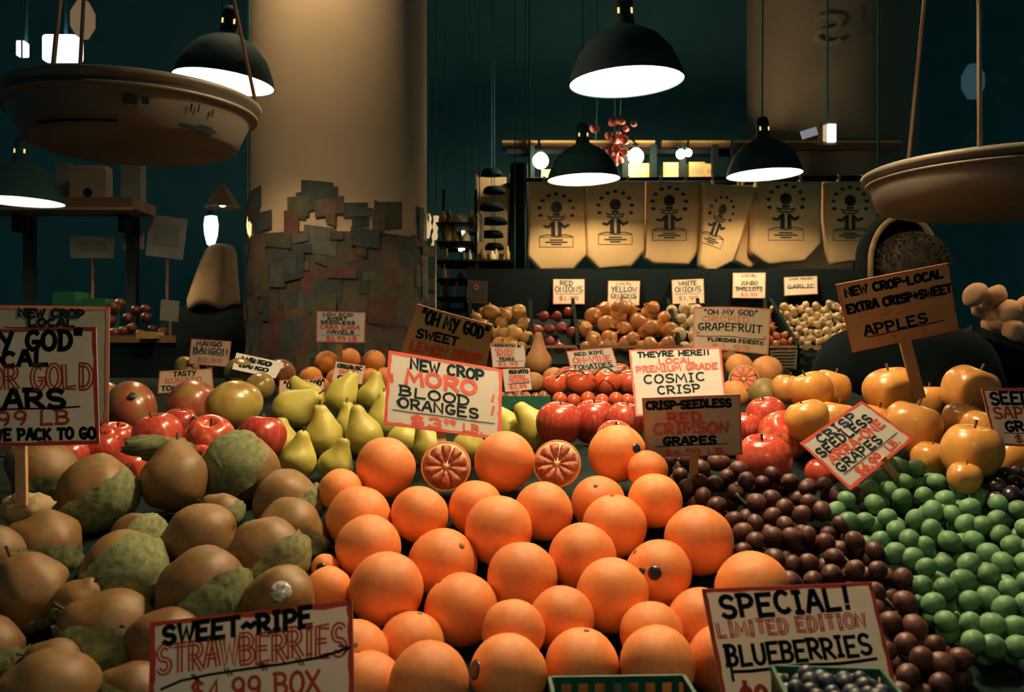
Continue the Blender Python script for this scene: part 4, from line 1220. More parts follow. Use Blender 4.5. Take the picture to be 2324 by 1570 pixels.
sign('dim shaded card for opal apples tilted on a stake at the right', [(1897, 646), (2150, 597), (2176, 748), (1935, 800)], [1.42, 1.42, 1.50, 1.50],
     [('NEW CROP-LOCAL', .50, .13, .88, .11, K_, .28), ('EXTRA CRISP+SWEET', .52, .36, .95, .115, K_, .28), ('OPAL', .44, .545, .60, .15, M_REDPALE, .15), ('APPLES', .44, .715, .58, .14, K_, .20), ('$3.99', .48, .89, .5, .1, M_REDPALE, .18)],
     [under(.16, .88, .815, .014, K_, .003, -.01)], card=M_CARDSH, border=M_REDPALE, seed=13, stake=((2050, 760, 1.5), (2088, 905, 1.52), 26))
sign('card for orchid grapefruit in the middle distance', [(1574, 697), (1750, 701), (1744, 806), (1571, 792)], [2.70, 2.70, 2.62, 2.62],
     [('"OH MY GOD"', .48, .125, .70, .11, K_, .17), ('ORCHID', .42, .285, .60, .12, M_REDPALE, .18), ('GRAPEFRUIT', .48, .47, .82, .16, K_, .14), ('FLORIDAS FINEST!!', .56, .77, .72, .07, K_, .28), ('$1.99', .5, .91, .5, .1, M_REDPALE, .2)],
     [([(.05, .62), (.95, .63)], .06, M_REDPALE), under(.05, .95, .69, .014)], card=mat('cream_card', (0.72, 0.56, 0.38), 0.55, trans=.25), border=M_REDPALE, seed=14, curl=.03, stake=((1660, 795, 2.6), (1660, 850, 2.6), 16))
sign('card for red ripe on-vine tomatoes', [(1285, 797), (1389, 788), (1406, 842), (1299, 852)], [2.36, 2.36, 2.30, 2.30],
     [('RED RIPE', .47, .17, .62, .13, K_, .2), ('ON-VINE', .50, .43, .80, .22, R_, .18), ('TOMATOES', .48, .70, .82, .17, K_, .18), ('$3.99', .45, .89, .4, .12, R_, .2)], [under(.06, .94, .81, .02)], seed=15, stake=((1350, 840, 2.3), (1352, 880, 2.3), 12))
sign('small card for golden bosc pears', [(1112, 778), (1190, 781), (1197, 834), (1118, 834)], [2.5, 2.5, 2.46, 2.46],
     [('WASHINGTON #1', .47, .10, .86, .10, K_, .3), ('GOLDEN', .40, .28, .55, .13, R_, .22), ('BOSC', .42, .47, .5, .15, R_, .22), ('PEARS', .44, .65, .42, .10, K_, .28), ('$2.99', .45, .86, .55, .15, R_, .22)], [under(.14, .9, .74, .02)], seed=16, stake=((1155, 825, 2.48), (1155, 870, 2.48), 12))
sign('small card for kumato tomatoes beside the moro card', [(1139, 837), (1203, 835), (1208, 884), (1146, 890)], [2.22, 2.22, 2.18, 2.18],
     [('KUMATO', .58, .16, .66, .15, K_, .32), ('CHERRY', .52, .38, .58, .13, R_, .24), ('TOMATOES', .56, .56, .70, .13, R_, .24), ('$2.99', .5, .82, .6, .16, R_, .26)], [under(.16, .92, .68, .03)], seed=17, stake=((1172, 880, 2.19), (1174, 925, 2.19), 12))
sign('card for low acid cara cara navels in front of the pillar', [(718, 705), (830, 708), (828, 778), (718, 776)], [2.95, 2.95, 2.92, 2.92],
     [('LOW ACID', .44, .11, .60, .085, K_, .26), ('SWEET', .42, .235, .40, .085, K_, .28), ('SEEDLESS', .44, .365, .70, .09, K_, .26), ('CARA CARA', .48, .515, .80, .12, R_, .24), ('NAVELS', .50, .67, .54, .10, K_, .26), ('$3.99 LB', .52, .88, .62, .13, R_, .22)], [under(.1, .9, .765, .014)], seed=18,
     stake=((770, 770, 2.93), (772, 830, 2.93), 12))
sign('mango bango card, left of the two mango cards', [(434, 768), (525, 774), (519, 833), (428, 826)], [2.6, 2.6, 2.56, 2.56],
     [('MANGO', .46, .17, .62, .17, K_, .2), ('BANGO!!', .52, .43, .86, .19, K_, .18), ('$2.99', .5, .80, .6, .14, M_REDPALE, .3)], [([(.07, .62), (.2, .57), (.5, .55), (.7, .60), (.85, .56)], .022, K_)], card=mat('warm_card', (0.78, 0.60, 0.42), .55, trans=.25), seed=19, stake=((475, 820, 2.57), (475, 860, 2.57), 12))
sign('glaring tilted mango card beside the mango bango card', [(537, 800), (645, 823), (625, 858), (527, 837)], [2.5, 2.5, 2.38, 2.38],
     [('MANGO', .45, .28, .62, .26, K_, .22), ('BANGO', .45, .68, .62, .22, K_, .2)], border=None, card=mat('glossy_card', (0.88, 0.84, 0.76), .12), seed=20, stake=((580, 845, 2.4), (585, 880, 2.4), 10))
sign('card for tasty kumato tomatoes behind the mangoes', [(362, 842), (481, 836), (485, 886), (358, 893)], [2.2, 2.2, 2.16, 2.16],
     [('TASTY', .48, .18, .42, .20, K_, .2), ('KUMATO', .46, .47, .66, .2, M_REDPALE, .25), ('TOMATOES', .46, .80, .80, .20, K_, .2)], [], border=M_REDPALE, card=MATS['warm_card'], seed=21, stake=((425, 885, 2.17), (425, 930, 2.17), 12))
sign('card reading oh my god ripe above the green pears', [(634, 862), (737, 858), (738, 912), (630, 918)], [2.1, 2.1, 2.06, 2.06],
     [('"OH MY GOD"', .55, .22, .88, .24, K_, .2), ('RIPE', .68, .50, .40, .18, K_, .22), ('PEARS', .5, .80, .7, .2, R_, .2)], [], border=R_, card=MATS['warm_card'], seed=22, stake=((690, 910, 2.07), (690, 950, 2.07), 12))
sign('organic card leaning among the navel oranges', [(762, 820), (830, 830), (822, 872), (752, 864)], [2.6, 2.6, 2.5, 2.5],
     [('ORGANIC', .5, .2, .8, .2, K_, .22), ('SWEET', .5, .5, .6, .2, R_, .22), ('CUTIES', .5, .8, .62, .2, K_, .22)], [], border=R_, card=MATS['warm_card'], seed=23, stake=((788, 865, 2.52), (788, 900, 2.52), 10))

# ------------------------------------------------------------------ onion stall behind
T_ON = [(690, 4.42), (790, 4.02)]
DON = lambda y: interp(T_ON, y)


def onion_stall():
    root = empty('onion_stall', (0.7, 4.2, 0)); tag(root, 'black tiered bin stall holding onions and garlic', 'stall')
    L = root.location
    a, b, c, d = P(1068, 800, 4.0), P(2010, 800, 4.0), P(2030, 700, 4.45), P(1066, 700, 4.45)
    dn = Vector((0, .02, -.05))
    top = [a + dn, b + dn, c + dn, d + dn]
    vs = [p - L for p in top] + [Vector((p.x, p.y, 0)) - L for p in top]
    MB().add(vs, [(0, 1, 2, 3), (0, 4, 5, 1), (1, 5, 6, 2), (2, 6, 7, 3), (3, 7, 4, 0)]).build('cabinet', M_BLACK, root)
    for xf, xb in ((1070, 1066), (1206, 1204), (1312, 1300), (1545, 1516), (1600, 1583), (1745, 1735), (1812, 1748), (1925, 1925), (2006, 2020)):
        p0, p1 = P(xf, 796, 4.0), P(xb, 700, 4.43)
        s = Vector((.008, 0, 0)); u = Vector((0, 0, .05)); w_ = Vector((0, 0, -.08))
        vs = [q - L for q in (p0 - s + w_, p0 + s + w_, p0 + s + u * .5, p0 - s + u * .5, p1 - s + w_, p1 + s + w_, p1 + s + u, p1 - s + u)]
        MB().add(vs, [(0, 1, 2, 3), (7, 6, 5, 4), (0, 4, 5, 1), (1, 5, 6, 2), (2, 6, 7, 3), (3, 7, 4, 0)]).build('divider', M_BED, root)
    for x0, x1 in ((1072, 1204), (1210, 1308), (1316, 1542), (1602, 1742), (1748, 1808), (1816, 1922)):
        p0, p1 = P(x0, 788, 3.985), P(x1, 785, 3.985)
        MB().box((p0 + p1) / 2 - L, ((p1 - p0).length, .014, .012)).build('lip', M_WOOD, root)
    p0, p1 = P(1060, 655, 4.68), P(2040, 655, 4.68)
    MB().box((p0 + p1) / 2 - L, ((p1 - p0).length, .03, .20)).build('sign_board', M_BLACK, root)
    MB().box(Vector(((p0.x + p1.x) / 2, 4.68, (p0.z - .1) / 2)) - L, ((p1 - p0).length, .03, p0.z - .1)).build('back_board', M_BLACK, root)
    for k, x in enumerate((1779, 1886, 1963)):
        wpx = (62, 48, 25)[k]
        sign(['info card under the shallots bin', 'info card under the garlic bin', 'narrow info card right of the garlic bin'][k], [(x - wpx / 2, 794 + k * 5), (x + wpx / 2, 793 + k * 5), (x + wpx / 2 - 3, 838 + k), (x - wpx / 2 + 3, 838 + k)], 3.96,
             [], [under(.08, .92, .14 + .16 * i, .06, K_, .012) for i in range(6)], border=None, card=M_PAPERBG, seed=40 + k, name='info_card')


onion_stall()


ORD = ['first', 'second', 'third', 'fourth', 'fifth', 'sixth', 'seventh', 'eighth', 'ninth', 'tenth', 'eleventh', 'twelfth', 'thirteenth', 'fourteenth', 'fifteenth']


def row_labels(objs, what, where='its bin'):
    objs = sorted(objs, key=lambda t: t[1])
    nr = max(1, round(len(objs) / 9))
    per = math.ceil(len(objs) / nr)
    for r in range(nr):
        for i, (x, y, o) in enumerate(sorted(objs[r * per:(r + 1) * per], key=lambda t: t[0])):
            o['label'] = '%s, %s from left, %s row from the back of %s' % (what, ORD[min(i, 14)], ORD[r], where)


def bin_fill(kind, poly, rpx, label, name, cat, group, seed, k=1.55, layers=2, up=.9):
    r_ = random.Random(seed); ms = MESH[kind]; n = 0; done = []
    for layer in range(layers):
        for x, y in poisson(poly, lambda yy: rpx, k, seed + layer):
            d = DON(y) + (.02 if layer else -.01)
            pos = P(x, y, d) + Vector((0, 0, -.02 * layer))
            R = rpx / F * d * r_.uniform(.85, 1.12)
            o = put(name, ms[r_.randrange(len(ms))], None, pos, axis_quat((r_.uniform(-1, 1), r_.uniform(-1, .6), r_.uniform(-.2, up))), R)
            tag(o, label, cat, group); done.append((x, y, o))
    row_labels(done, name.replace('_', ' '))
    return n


bin_fill('onions', [(1075, 715), (1100, 700), (1180, 702), (1200, 730), (1198, 785), (1080, 790)], 17, 'one of the golden sweet onions in the leftmost bin behind the moro card', 'sweet_onion', 'onion', 'sweet onions in the leftmost bin', 51)
bin_fill('onionr', [(1215, 740), (1235, 705), (1300, 708), (1303, 800), (1218, 800)], 14, 'one of the red onions in the bin under the red onions sign', 'red_onion', 'onion', 'red onions in their bin', 53, 1.75, 1)
bin_fill('onion', [(1318, 725), (1370, 700), (1480, 698), (1512, 715), (1535, 785), (1325, 785)], 19, 'one of the yellow onions heaped under the local yellow onions sign', 'yellow_onion', 'onion', 'yellow onions in their bin', 57)
bin_fill('onionw', [(1520, 705), (1580, 695), (1585, 790), (1552, 790)], 16, 'one of the white onions under the white onions sign', 'white_onion', 'onion', 'white onions in their bin', 59)
bin_fill('shallot', [(1700, 715), (1742, 700), (1755, 735), (1802, 778), (1740, 782), (1700, 782)], 11, 'one of the shallots between grapefruit sign and garlic', 'shallot', 'shallot', 'shallots in their bin', 61)
bin_fill('garlic', [(1752, 700), (1800, 690), (1860, 690), (1922, 680), (1925, 778), (1818, 784), (1790, 745)], 9.5, 'one of the garlic bulbs under the garlic sign', 'garlic_bulb', 'garlic', 'garlic bulbs in their bin', 67, 1.6)
for kx, ky, nm in ((1392, 712, 0),):
    o = put('yellow_onion', MESH['onion'][0], None, P(1408, 698, 4.3), axis_quat((.1, -.2, 1)), .042); tag(o, 'yellow onion on the very top of the heap touching its sign', 'onion', 'yellow onions in their bin')
far_signs = [
    ('card for red onions on the dark board', [(1255, 633), (1327, 633), (1327, 690), (1255, 690)], [('RED', .42, .17, .40, .17, K_, .16), ('ONIONS', .5, .42, .86, .22, K_, .12), ('$1.99', .5, .78, .6, .16, RP, .2)]),
    ('card for local yellow onions on the dark board', [(1380, 637), (1453, 637), (1451, 693), (1379, 692)], [('LOCAL', .5, .12, .5, .10, K_, .16), ('YELLOW', .5, .36, .78, .20, K_, .14), ('ONIONS', .5, .62, .8, .15, K_, .15), ('$.99', .5, .87, .5, .12, RP, .2)]),
    ('card for white onions on the dark board', [(1524, 635), (1597, 632), (1599, 688), (1526, 690)], [('WHITE', .5, .17, .56, .17, K_, .16), ('ONIONS', .5, .42, .8, .2, K_, .13), ('$1.99', .5, .78, .6, .16, RP, .2)]),
    ('card for local jumbo shallots on the dark board', [(1663, 619), (1738, 618), (1737, 677), (1662, 676)], [('LOCAL', .5, .12, .45, .10, K_, .16), ('JUMBO', .5, .42, .5, .15, K_, .15), ('SHALLOTS', .5, .64, .8, .16, K_, .14), ('$3.99', .5, .87, .5, .12, RP, .2)]),
    ('dimmer card for garlic on the dark board', [(1779, 629), (1855, 626), (1856, 667), (1780, 671)], [('CHOP HANDY', .5, .13, .7, .10, K_, .2), ('GARLIC', .5, .55, .78, .2, K_, .15)]),
]
for k, (lab, cr, ln) in enumerate(far_signs):
    sign(lab, cr, [4.66, 4.66, 4.59, 4.59], ln, [under(.1, .9, .72 if k == 1 else .60, .014)], border=RP, seed=60 + k, card=mat('far_card', (0.90, 0.74, 0.54), .6), group='cards on the board above the onions')
sign('dark framed notice left of the sweet onions', [(1062, 636), (1106, 638), (1105, 688), (1060, 686)], 4.64, [('O', .45, .3, .2, .2, RP, .3)], border=RP, card=mat('dark_notice', (.05, .045, .04), .7), seed=77)

# ------------------------------------------------------------------ canvas bags
D_B = 5.05
def bag(label, poly, d, cx, cy, s=1.0, ang=0.0, squash=1.0, prnt=True, th=.05):
    c = sum((P(x, y, d) for x, y in poly), Vector()) / len(poly)
    root = empty('canvas_bag', c); tag(root, label, 'bag', 'printed canvas bags hanging in a row')
    out = [P(x, y, d) - c for x, y in poly]
    # subdivide outline
    o2 = []
    for i, p in enumerate(out):
        q = out[(i + 1) % len(out)]
        for t in (0, .25, .5, .75): o2.append(p.lerp(q, t))
    n = len(o2); vs = []; fs = []
    rings = [(1.0, th), (1.0, 0.0), (.985, -.014), (.95, -.022), (.90, -.026), (.6, -.028), (.3, -.028)]
    for sc, y in rings:
        for p in o2:
            wob = .007 * noise.noise(Vector((p.x * 9 + cx * .01, p.z * 4, 0))) if sc > .92 else 0
            vs.append((p.x * sc, y + wob, p.z * sc))
    for i in range(len(rings) - 1):
        for k in range(n): fs.append((i * n + k, i * n + (k + 1) % n, (i + 1) * n + (k + 1) % n, (i + 1) * n + k))
    e = len(rings) - 1
    fs.append(tuple(e * n + k for k in range(n))); fs.append(tuple(range(n))[::-1])
    body = MB().add(vs, fs).build('body', M_CANVAS, root, True)
    xs = [p.x for p in out]; zt = max(p.z for p in out); w_ = max(xs) - min(xs)
    for sx in (-.22, .22):
        x0 = (max(xs) + min(xs)) / 2 + sx * w_
        zr = P(cx, 408 - (cx - 1185) * .0073, D_B).z - c.z; yr = D_B - d
        MB().tube([(x0, .004, zt - .03), (x0, yr - .012, zr), (x0, yr, zr + .012), (x0, yr + .012, zr), (x0, .012, zt - .03)], .0075, 6).build('handle', M_CANVAS, root, True)
    # printed figure: arc of dots, head, brim, waistcoat, caption box
    if prnt:
        o = MB(); cp = P(cx, cy, d) - c; ca, sa = math.cos(math.radians(ang)), math.sin(math.radians(ang)); u = d / F * s

        def m2(x, y): # pixel offsets, y down
            x *= squash
            X = x * ca + y * sa; Y = -x * sa + y * ca
            return Vector((cp.x + X * u, -.0295, cp.z - Y * u))

        def pol(pts): o.add([m2(*p) for p in pts], [tuple(range(len(pts)))])
        for k in range(9):
            a = math.radians(200 - k * 27.5); rx, ry = 38, 36
            x, y = rx * math.cos(a), -22 - ry * math.sin(a)
            pol([(x + 5.2 * math.cos(t), y + 3.8 * math.sin(t)) for t in [i * PI / 4 for i in range(8)]])
        pol([(13 * math.cos(t), -28 + 13 * math.sin(t)) for t in [i * PI / 7 for i in range(14)]])
        pol([(-9, -14), (9, -14), (7, -9), (-7, -9)])
        for pl in ([(-20, -8), (-12, -5), (-4, -7), (0, -4), (4, -7), (12, -5), (20, -8)], [(-18, -2), (-8, 1), (8, 1), (18, -2)]):
            ribbon(o, pl, 3.0, lambda p: m2(p[0], p[1]))
        pol([(-12, 6), (-3, 3), (-2, 38), (-12, 38)]); pol([(3, 3), (12, 6), (12, 38), (3, 38)])
        ribbon(o, [(-10, 9), (-18, 17), (-27, 15)], 6, lambda p: m2(p[0], p[1])); ribbon(o, [(10, 9), (18, 17), (27, 12)], 6, lambda p: m2(p[0], p[1]))
        ribbon(o, [(-36, 38), (-20, 34), (0, 38), (20, 34), (36, 38)], 2.2, lambda p: m2(p[0], p[1]))
        ribbon(o, [(-38, 40), (38, 40), (38, 62), (-38, 62), (-38, 40), (-30, 40)], 1.3, lambda p: m2(p[0], p[1]))
        for yy, hw in ((46, 14), (51, 24), (56, 11)):
            ribbon(o, [(-hw, yy), (hw, yy)], 3.0, lambda p: m2(p[0], p[1]))
        o.build('printed_figure', M_PRINT, body)
    return root


bag('canvas bag at the left end of the hanging row', [(1198, 412), (1330, 412), (1328, 500), (1332, 580), (1302, 612), (1228, 616), (1197, 582), (1200, 500)], D_B, 1262, 500)
bag('second canvas bag from the left in the row', [(1333, 412), (1464, 412), (1463, 500), (1463, 570), (1432, 606), (1360, 612), (1332, 582), (1330, 500)], D_B - .02, 1395, 494)
bag('third canvas bag from the left in the row', [(1466, 412), (1592, 412), (1591, 500), (1590, 565), (1562, 602), (1484, 600), (1462, 585), (1466, 500)], D_B, 1517, 485)
bag('narrow twisted canvas bag in the middle of the row', [(1594, 415), (1718, 425), (1700, 480), (1680, 545), (1662, 595), (1612, 621), (1585, 602), (1592, 500)], D_B - .06, 1628, 502, .95, -20, .72)
bag('canvas bag half hidden behind the twisted one', [(1664, 420), (1730, 420), (1730, 590), (1700, 610), (1664, 592)], D_B + .06, 1700, 500, 1, 0, 1, False, .03)
bag('wide canvas bag right of the twisted one', [(1716, 412), (1864, 412), (1862, 500), (1863, 552), (1826, 594), (1742, 602), (1700, 572), (1704, 490)], D_B - .02, 1780, 482, 1.04)
bag('canvas bag at the right end of the hanging row', [(1869, 412), (1990, 412), (1988, 500), (1984, 580), (1950, 592), (1888, 600), (1878, 570), (1870, 500)], D_B, 1925, 485)
p0, p1 = P(1185, 408, D_B), P(2010, 402, D_B)
o = MB().tube([p0, p1], .010, 8).build('bag_rail', M_BLACK, None, True)
for q in (p0.lerp(p1, .02), p0.lerp(p1, .98)): MB().tube([q, (q.x, q.y, 4.7)], .006).build('hanger', M_CORD, o, True)
tag(o, 'dark rail the canvas bags hang from', 'rail')

# ------------------------------------------------------------------ shelves, posts and lights at the back
BK = 6.0


def backs():
    root = empty('back_shelf', (0.8, BK, 0)); tag(root, 'dark timber shelf rack behind the canvas bags', 'shelf'); L = root.location
    def board(x0, y0, x1, y1, m, nm, dp=.04, d=BK):
        a, b = P(x0, y0, d), P(x1, y1, d)
        MB().box((a + b) / 2 - L, (abs(b.x - a.x), dp, abs(a.z - b.z))).build(nm, m, root)
    board(1150, 342, 1660, 352, M_BLACK, 'rail', .10)
    board(1150, 412, 2000, 424, M_BLACK, 'shelf_board', .30)
    for x in (1206, 1310, 1418, 1482, 1548, 1622, 1665): 
        board(x - 7, 330, x + 7, 425, M_BLACK, 'post', .06, BK - .1)
    a, b = P(1180, 420, BK), P(1990, 420, BK)
    for x in (a.x + .1, b.x - .1): MB().box(Vector((x, BK, a.z / 2)) - L, (.08, .08, a.z)).build('post', M_BLACK, root)
    beam = empty('header_beam', P(1450, 330, BK + .1)); tag(beam, 'lit brown timber header above the back shelf', 'beam')
    for k, (x0, x1) in enumerate([(1140, 1220), (1226, 1305), (1312, 1416), (1424, 1484), (1500, 1556), (1562, 1655), (1662, 2040)]):
        a, b = P(x0, 322, BK + .1) - beam.location, P(x1, 341, BK + .1) - beam.location
        MB().box((a + b) / 2, (b.x - a.x, .05, a.z - b.z)).build('panel', M_BROWN, beam)
        MB().box(((a.x + b.x) / 2, -.035, a.z - .008), (b.x - a.x, .03, .014)).build('moulding', M_CARTON, beam)
    # cartons and jars on the shelf
    for k, (x0, x1, yt) in enumerate([(1424, 1470, 376), (1502, 1544, 374), (1560, 1596, 373), (1596, 1614, 377), (1228, 1250, 390), (1262, 1300, 394)]):
        a, b = P(x0, yt, BK - .02), P(x1, 411, BK - .02)
        r2 = empty('carton', ((a.x + b.x) / 2, BK - .02, b.z))
        tag(r2, ['yellow carton under the middle globe bulb', 'yellow carton right of the middle globe bulb', 'tall yellow carton under the twin bulbs', 'narrow yellow carton beside the tall one', 'small carton under the left globe bulb', 'low carton behind the left pendant lamp'][k], 'carton', 'cartons on the back shelf')
        hh = a.z - b.z
        MB().box((0, 0, hh / 2), (b.x - a.x, .12, hh)).build('box', M_CARTON, r2)
        MB().box((0, -.061, hh * .55), ((b.x - a.x) * .7, .003, hh * .3)).build('printed_panel', M_PAPERBG, r2)
        for s_ in (-1, 1): MB().box((s_ * (b.x - a.x) * .25, 0, hh + .002), ((b.x - a.x) * .48, .12, .004)).build('flap', M_CARTON, r2)
    # bare globe bulbs
    for k, (x, y, r) in enumerate([(1227, 365, 17), (1443, 355, 17), (1545, 350, 10), (1562, 347, 8)]):
        p = P(x, y, BK - .25); R = r / F * BK
        g = empty('globe_bulb', p); tag(g, ['bare globe bulb at the left end of the back shelf', 'bare globe bulb in the middle of the back shelf', 'small bare bulb, left of the twin bulbs', 'small bare bulb, right of the twin bulbs'][k], 'bulb', 'bare bulbs along the back shelf')
        MB().lathe([(0, -R)] + [(R * math.sin(t), -R * math.cos(t)) for t in [PI * i / 9 for i in range(1, 8)]] + [(R * .35, R * 1.0), (0, R)], 16).build('globe', M_GLOBE, g, True)
        MB().lathe([(R * .38, R * .9), (R * .42, R * 1.6), (0, R * 1.7)], 12).build('socket', M_BLACK, g, True)
        MB().tube([(0, 0, R * 1.6), (0, .2, R * 3.2)], .006).build('bracket', M_BLACK, g, True)
    # pink flowers hanging beside the header
    for k, (x, y, n) in enumerate([(1405, 305, 16), (1392, 362, 12), (1352, 320, 5)]):
        c = P(x, y, BK - .32); f = empty('flower_bunch', c); tag(f, ['bunch of pink flowers hanging above the middle bulb', 'pink flowers peeking out right of the left pendant lamp', 'small pink flowers above the left pendant lamp'][k], 'flowers')
        rk = random.Random(k)
        pm = MB().lathe(sphere_prof(6), 8, lumpy(.4, 2, 1)).mesh('blossom', M_PINK)
        for i in range(n): put('blossom', pm, f, (rk.gauss(0, .035), rk.gauss(0, .03), rk.gauss(0, .07)), None, rk.uniform(.016, .03))
        MB().tube([(0, 0, 0), (.01, .0, .22), (.01, .0, 4.7 - c.z)], .003).build('stem', M_CORD, f, True)
    # dark upright beside the bags
    a, b = P(1158, 372, 5.3), P(1198, 372, 5.3)
    o = MB().lathe([(.052, 0), (.052, 1.9), (.060, 2.0), (.050, a.z), (0, a.z)], 12).build('dark_post', M_BLACK, None, True, ((a.x + b.x) / 2, 5.3, 0)); tag(o, 'dark upright post at the left end of the bags', 'post')
    # string of hanging baskets before a pale board
    c = P(1120, 480, 6.0)
    bd = empty('pale_board', c); tag(bd, 'pale lit board behind the string of dark baskets', 'board')
    MB().box((0, .05, -.02), (.215, .02, .50)).build('panel', mat('cream_board', (.60, .44, .22), .7, (.5, .36, .18), 9), bd)
    for s_ in (-1, 1): MB().box((s_ * .11, .04, -c.z / 2 + .12), (.012, .04, c.z + .25)).build('edge', M_BROWN, bd)
    for k, y in enumerate((392, 432, 470, 502, 532, 560)):
        p = P(1119 + (3 if k % 2 else -3), y, 5.85); w_ = (24, 26, 28, 30, 27, 22)[k] / F * 5.85
        bk = empty('hanging_basket', p); tag(bk, '%s dark basket in the hanging string left of the bags' % ['topmost', 'second from top', 'third from top', 'fourth from top', 'fifth from top', 'lowest'][k], 'basket', 'string of dark baskets')
        mb = MB().lathe([(w_ * .2, .026), (w_ * .7, .022), (w_ * .95, .006), (w_, -.018), (w_ * .94, -.018), (w_ * .85, .0), (w_ * .6, .012), (0, .016)], 20); mb.build('bowl', M_BLACK, bk, True)
        MB().tube([(0, .0, .03), (0, .0, 4.7 - p.z)], .003).build('cord', M_CORD, bk, True)
    # left of it: post cards rack, glowing stand-ins for lit windows, braids, bottles
    rk = empty('postcard_rack', P(967, 600, 4.6)); tag(rk, 'narrow wire rack of small cards right of the pillar', 'rack')
    L = rk.location
    for s_ in (945, 988): 
        MB().tube([P(s_, 545, 4.6) - L, Vector((P(s_, 705, 4.6).x, 4.6, 0)) - L], .006).build('wire', M_ROD, rk, True)
    for k, (y, mm) in enumerate([(570, M_PAPERBG), (610, M_GLASS_G), (645, M_DIMCARD), (680, M_PAPERBG)]):
        p = P(966, y, 4.58) - L; MB().box(p, (.085, .006, .055)).build('postcard', mm, rk)
        MB().box(p + Vector((0, .005, -.034)), (.10, .012, .006)).build('ledge', M_ROD, rk)
    strip = mat('lit_curtain', (.8, .62, .34), .7, (.6, .42, .2), 12, 0, emit=(1, .72, .36), estr=.6)  # glow given to strips that stand in for lit windows
    pale = mat('pale_husk', (.82, .72, .48), .6, (.7, .55, .3), 15, .1)
    for k, (pts, wpx, lab) in enumerate([([(972, 485), (974, 515), (968, 540)], 7, 'glowing strip standing in for a lit window beside the pillar'), ([(990, 490), (988, 525), (984, 560)], 7, 'second glowing strip standing in for a lit window by the pillar'),
                                        ([(1055, 515), (1050, 540), (1047, 570)], 9, 'made-up slim glowing strip for a window glint before the bottles'), ([(1088, 480), (1092, 500), (1090, 548)], 8, 'pale garlic braid beside the string of baskets'),
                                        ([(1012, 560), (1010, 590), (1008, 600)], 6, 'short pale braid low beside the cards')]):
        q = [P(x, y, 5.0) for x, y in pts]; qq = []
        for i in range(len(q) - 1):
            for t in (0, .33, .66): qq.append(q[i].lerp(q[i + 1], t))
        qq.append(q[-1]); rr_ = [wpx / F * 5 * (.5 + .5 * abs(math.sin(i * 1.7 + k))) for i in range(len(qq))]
        o = MB().tube(qq, rr_, 8).build('slim_lamp' if k == 2 else 'hanging_braid', mat('white_tube_glow', (1, 1, 1), .5, emit=(1, .88, .62), estr=4.0) if k == 2 else strip if k < 2 else pale, None, True); tag(o, lab, 'lamp' if k == 2 else 'braid')  # glowing tube added for a window glint, also brightens the rack
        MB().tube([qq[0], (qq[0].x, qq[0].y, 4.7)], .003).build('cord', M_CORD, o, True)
    rk2 = random.Random(9); bots = []
    for k in range(66):
        x, y = rk2.uniform(1003, 1158), (519, 559, 599, 639, 679, 704)[k % 6]
        if y < 590 and x > 1078: x = 1003 + (x - 1078) * .9
        p = P(x, y, 4.95); p.y = rk2.uniform(4.74, 4.95); mm = rk2.choice([M_PINK, M_LEAF, M_PAPERBG, M_BROWN, pale, M_CARTON, pale])
        h = rk2.uniform(.05, .10); r_ = rk2.uniform(.010, .022)
        o = MB().lathe([(0, 0), (r_, 0), (r_, h * .6), (r_ * .4, h * .8), (r_ * .4, h), (0, h)], 9).build('small_bottle', mm, None, True, p)
        tag(o, 'one of the small dark bottles crowding the rack behind the sweet onions', 'bottle', 'small bottles behind the sweet onions'); bots.append((x, y, o))
    row_labels(bots, 'small dark bottle', 'the wire rack')
    rack = empty('bottle_rack', P(1080, 640, 4.95)); tag(rack, 'dark wire rack holding small bottles behind the sweet onions', 'rack')
    for y in (520, 560):
        MB().box(P(1038, y, 4.95) - rack.location, (.19, .5, .008)).build('ledge', M_BLACK, rack)
    for y in (600, 640, 680, 705):
        MB().box(P(1080, y, 4.95) - rack.location, (.40, .5, .008)).build('ledge', M_BLACK, rack)
    for x in (1000, 1076, 1162):
        MB().box(P(x, 640, 4.95) - rack.location + Vector((0, .22, -.52)), (.015, .015, 2.1)).build('upright', M_BLACK, rack)
    for k, (x, y, r) in enumerate([(1169, 665, 6), (1193, 648, 5), (1192, 675, 4), (1168, 680, 6)]):
        p = P(x, y, 4.9); R = r / F * 4.9
        g = empty('tiny_lamp', p); tag(g, ['tiny lit bulb left of the red onions sign, upper left', 'tiny lit bulb nearest the red onions sign', 'tiny lit bulb lowest beside the red onions sign', 'tiny lit bulb just above the sweet onions'][k], 'bulb', 'tiny lit bulbs beside the red onions sign')
        MB().lathe([(0, -R), (R * .8, -R * .6), (R, 0), (R * .8, R * .6), (0, R)], 10).build('globe', mat('tiny_glow', (1, 1, 1), .5, emit=(1, .8, .5), estr=5), g, True)
        MB().lathe([(R * .5, R * .7), (R * .5, R * 1.8), (0, R * 1.9)], 8).build('socket', M_BLACK, g, True)
        MB().tube([(0, 0, R * 1.7), (0, 0, 4.7 - p.z)], .002).build('cord', M_CORD, g, True)


backs()

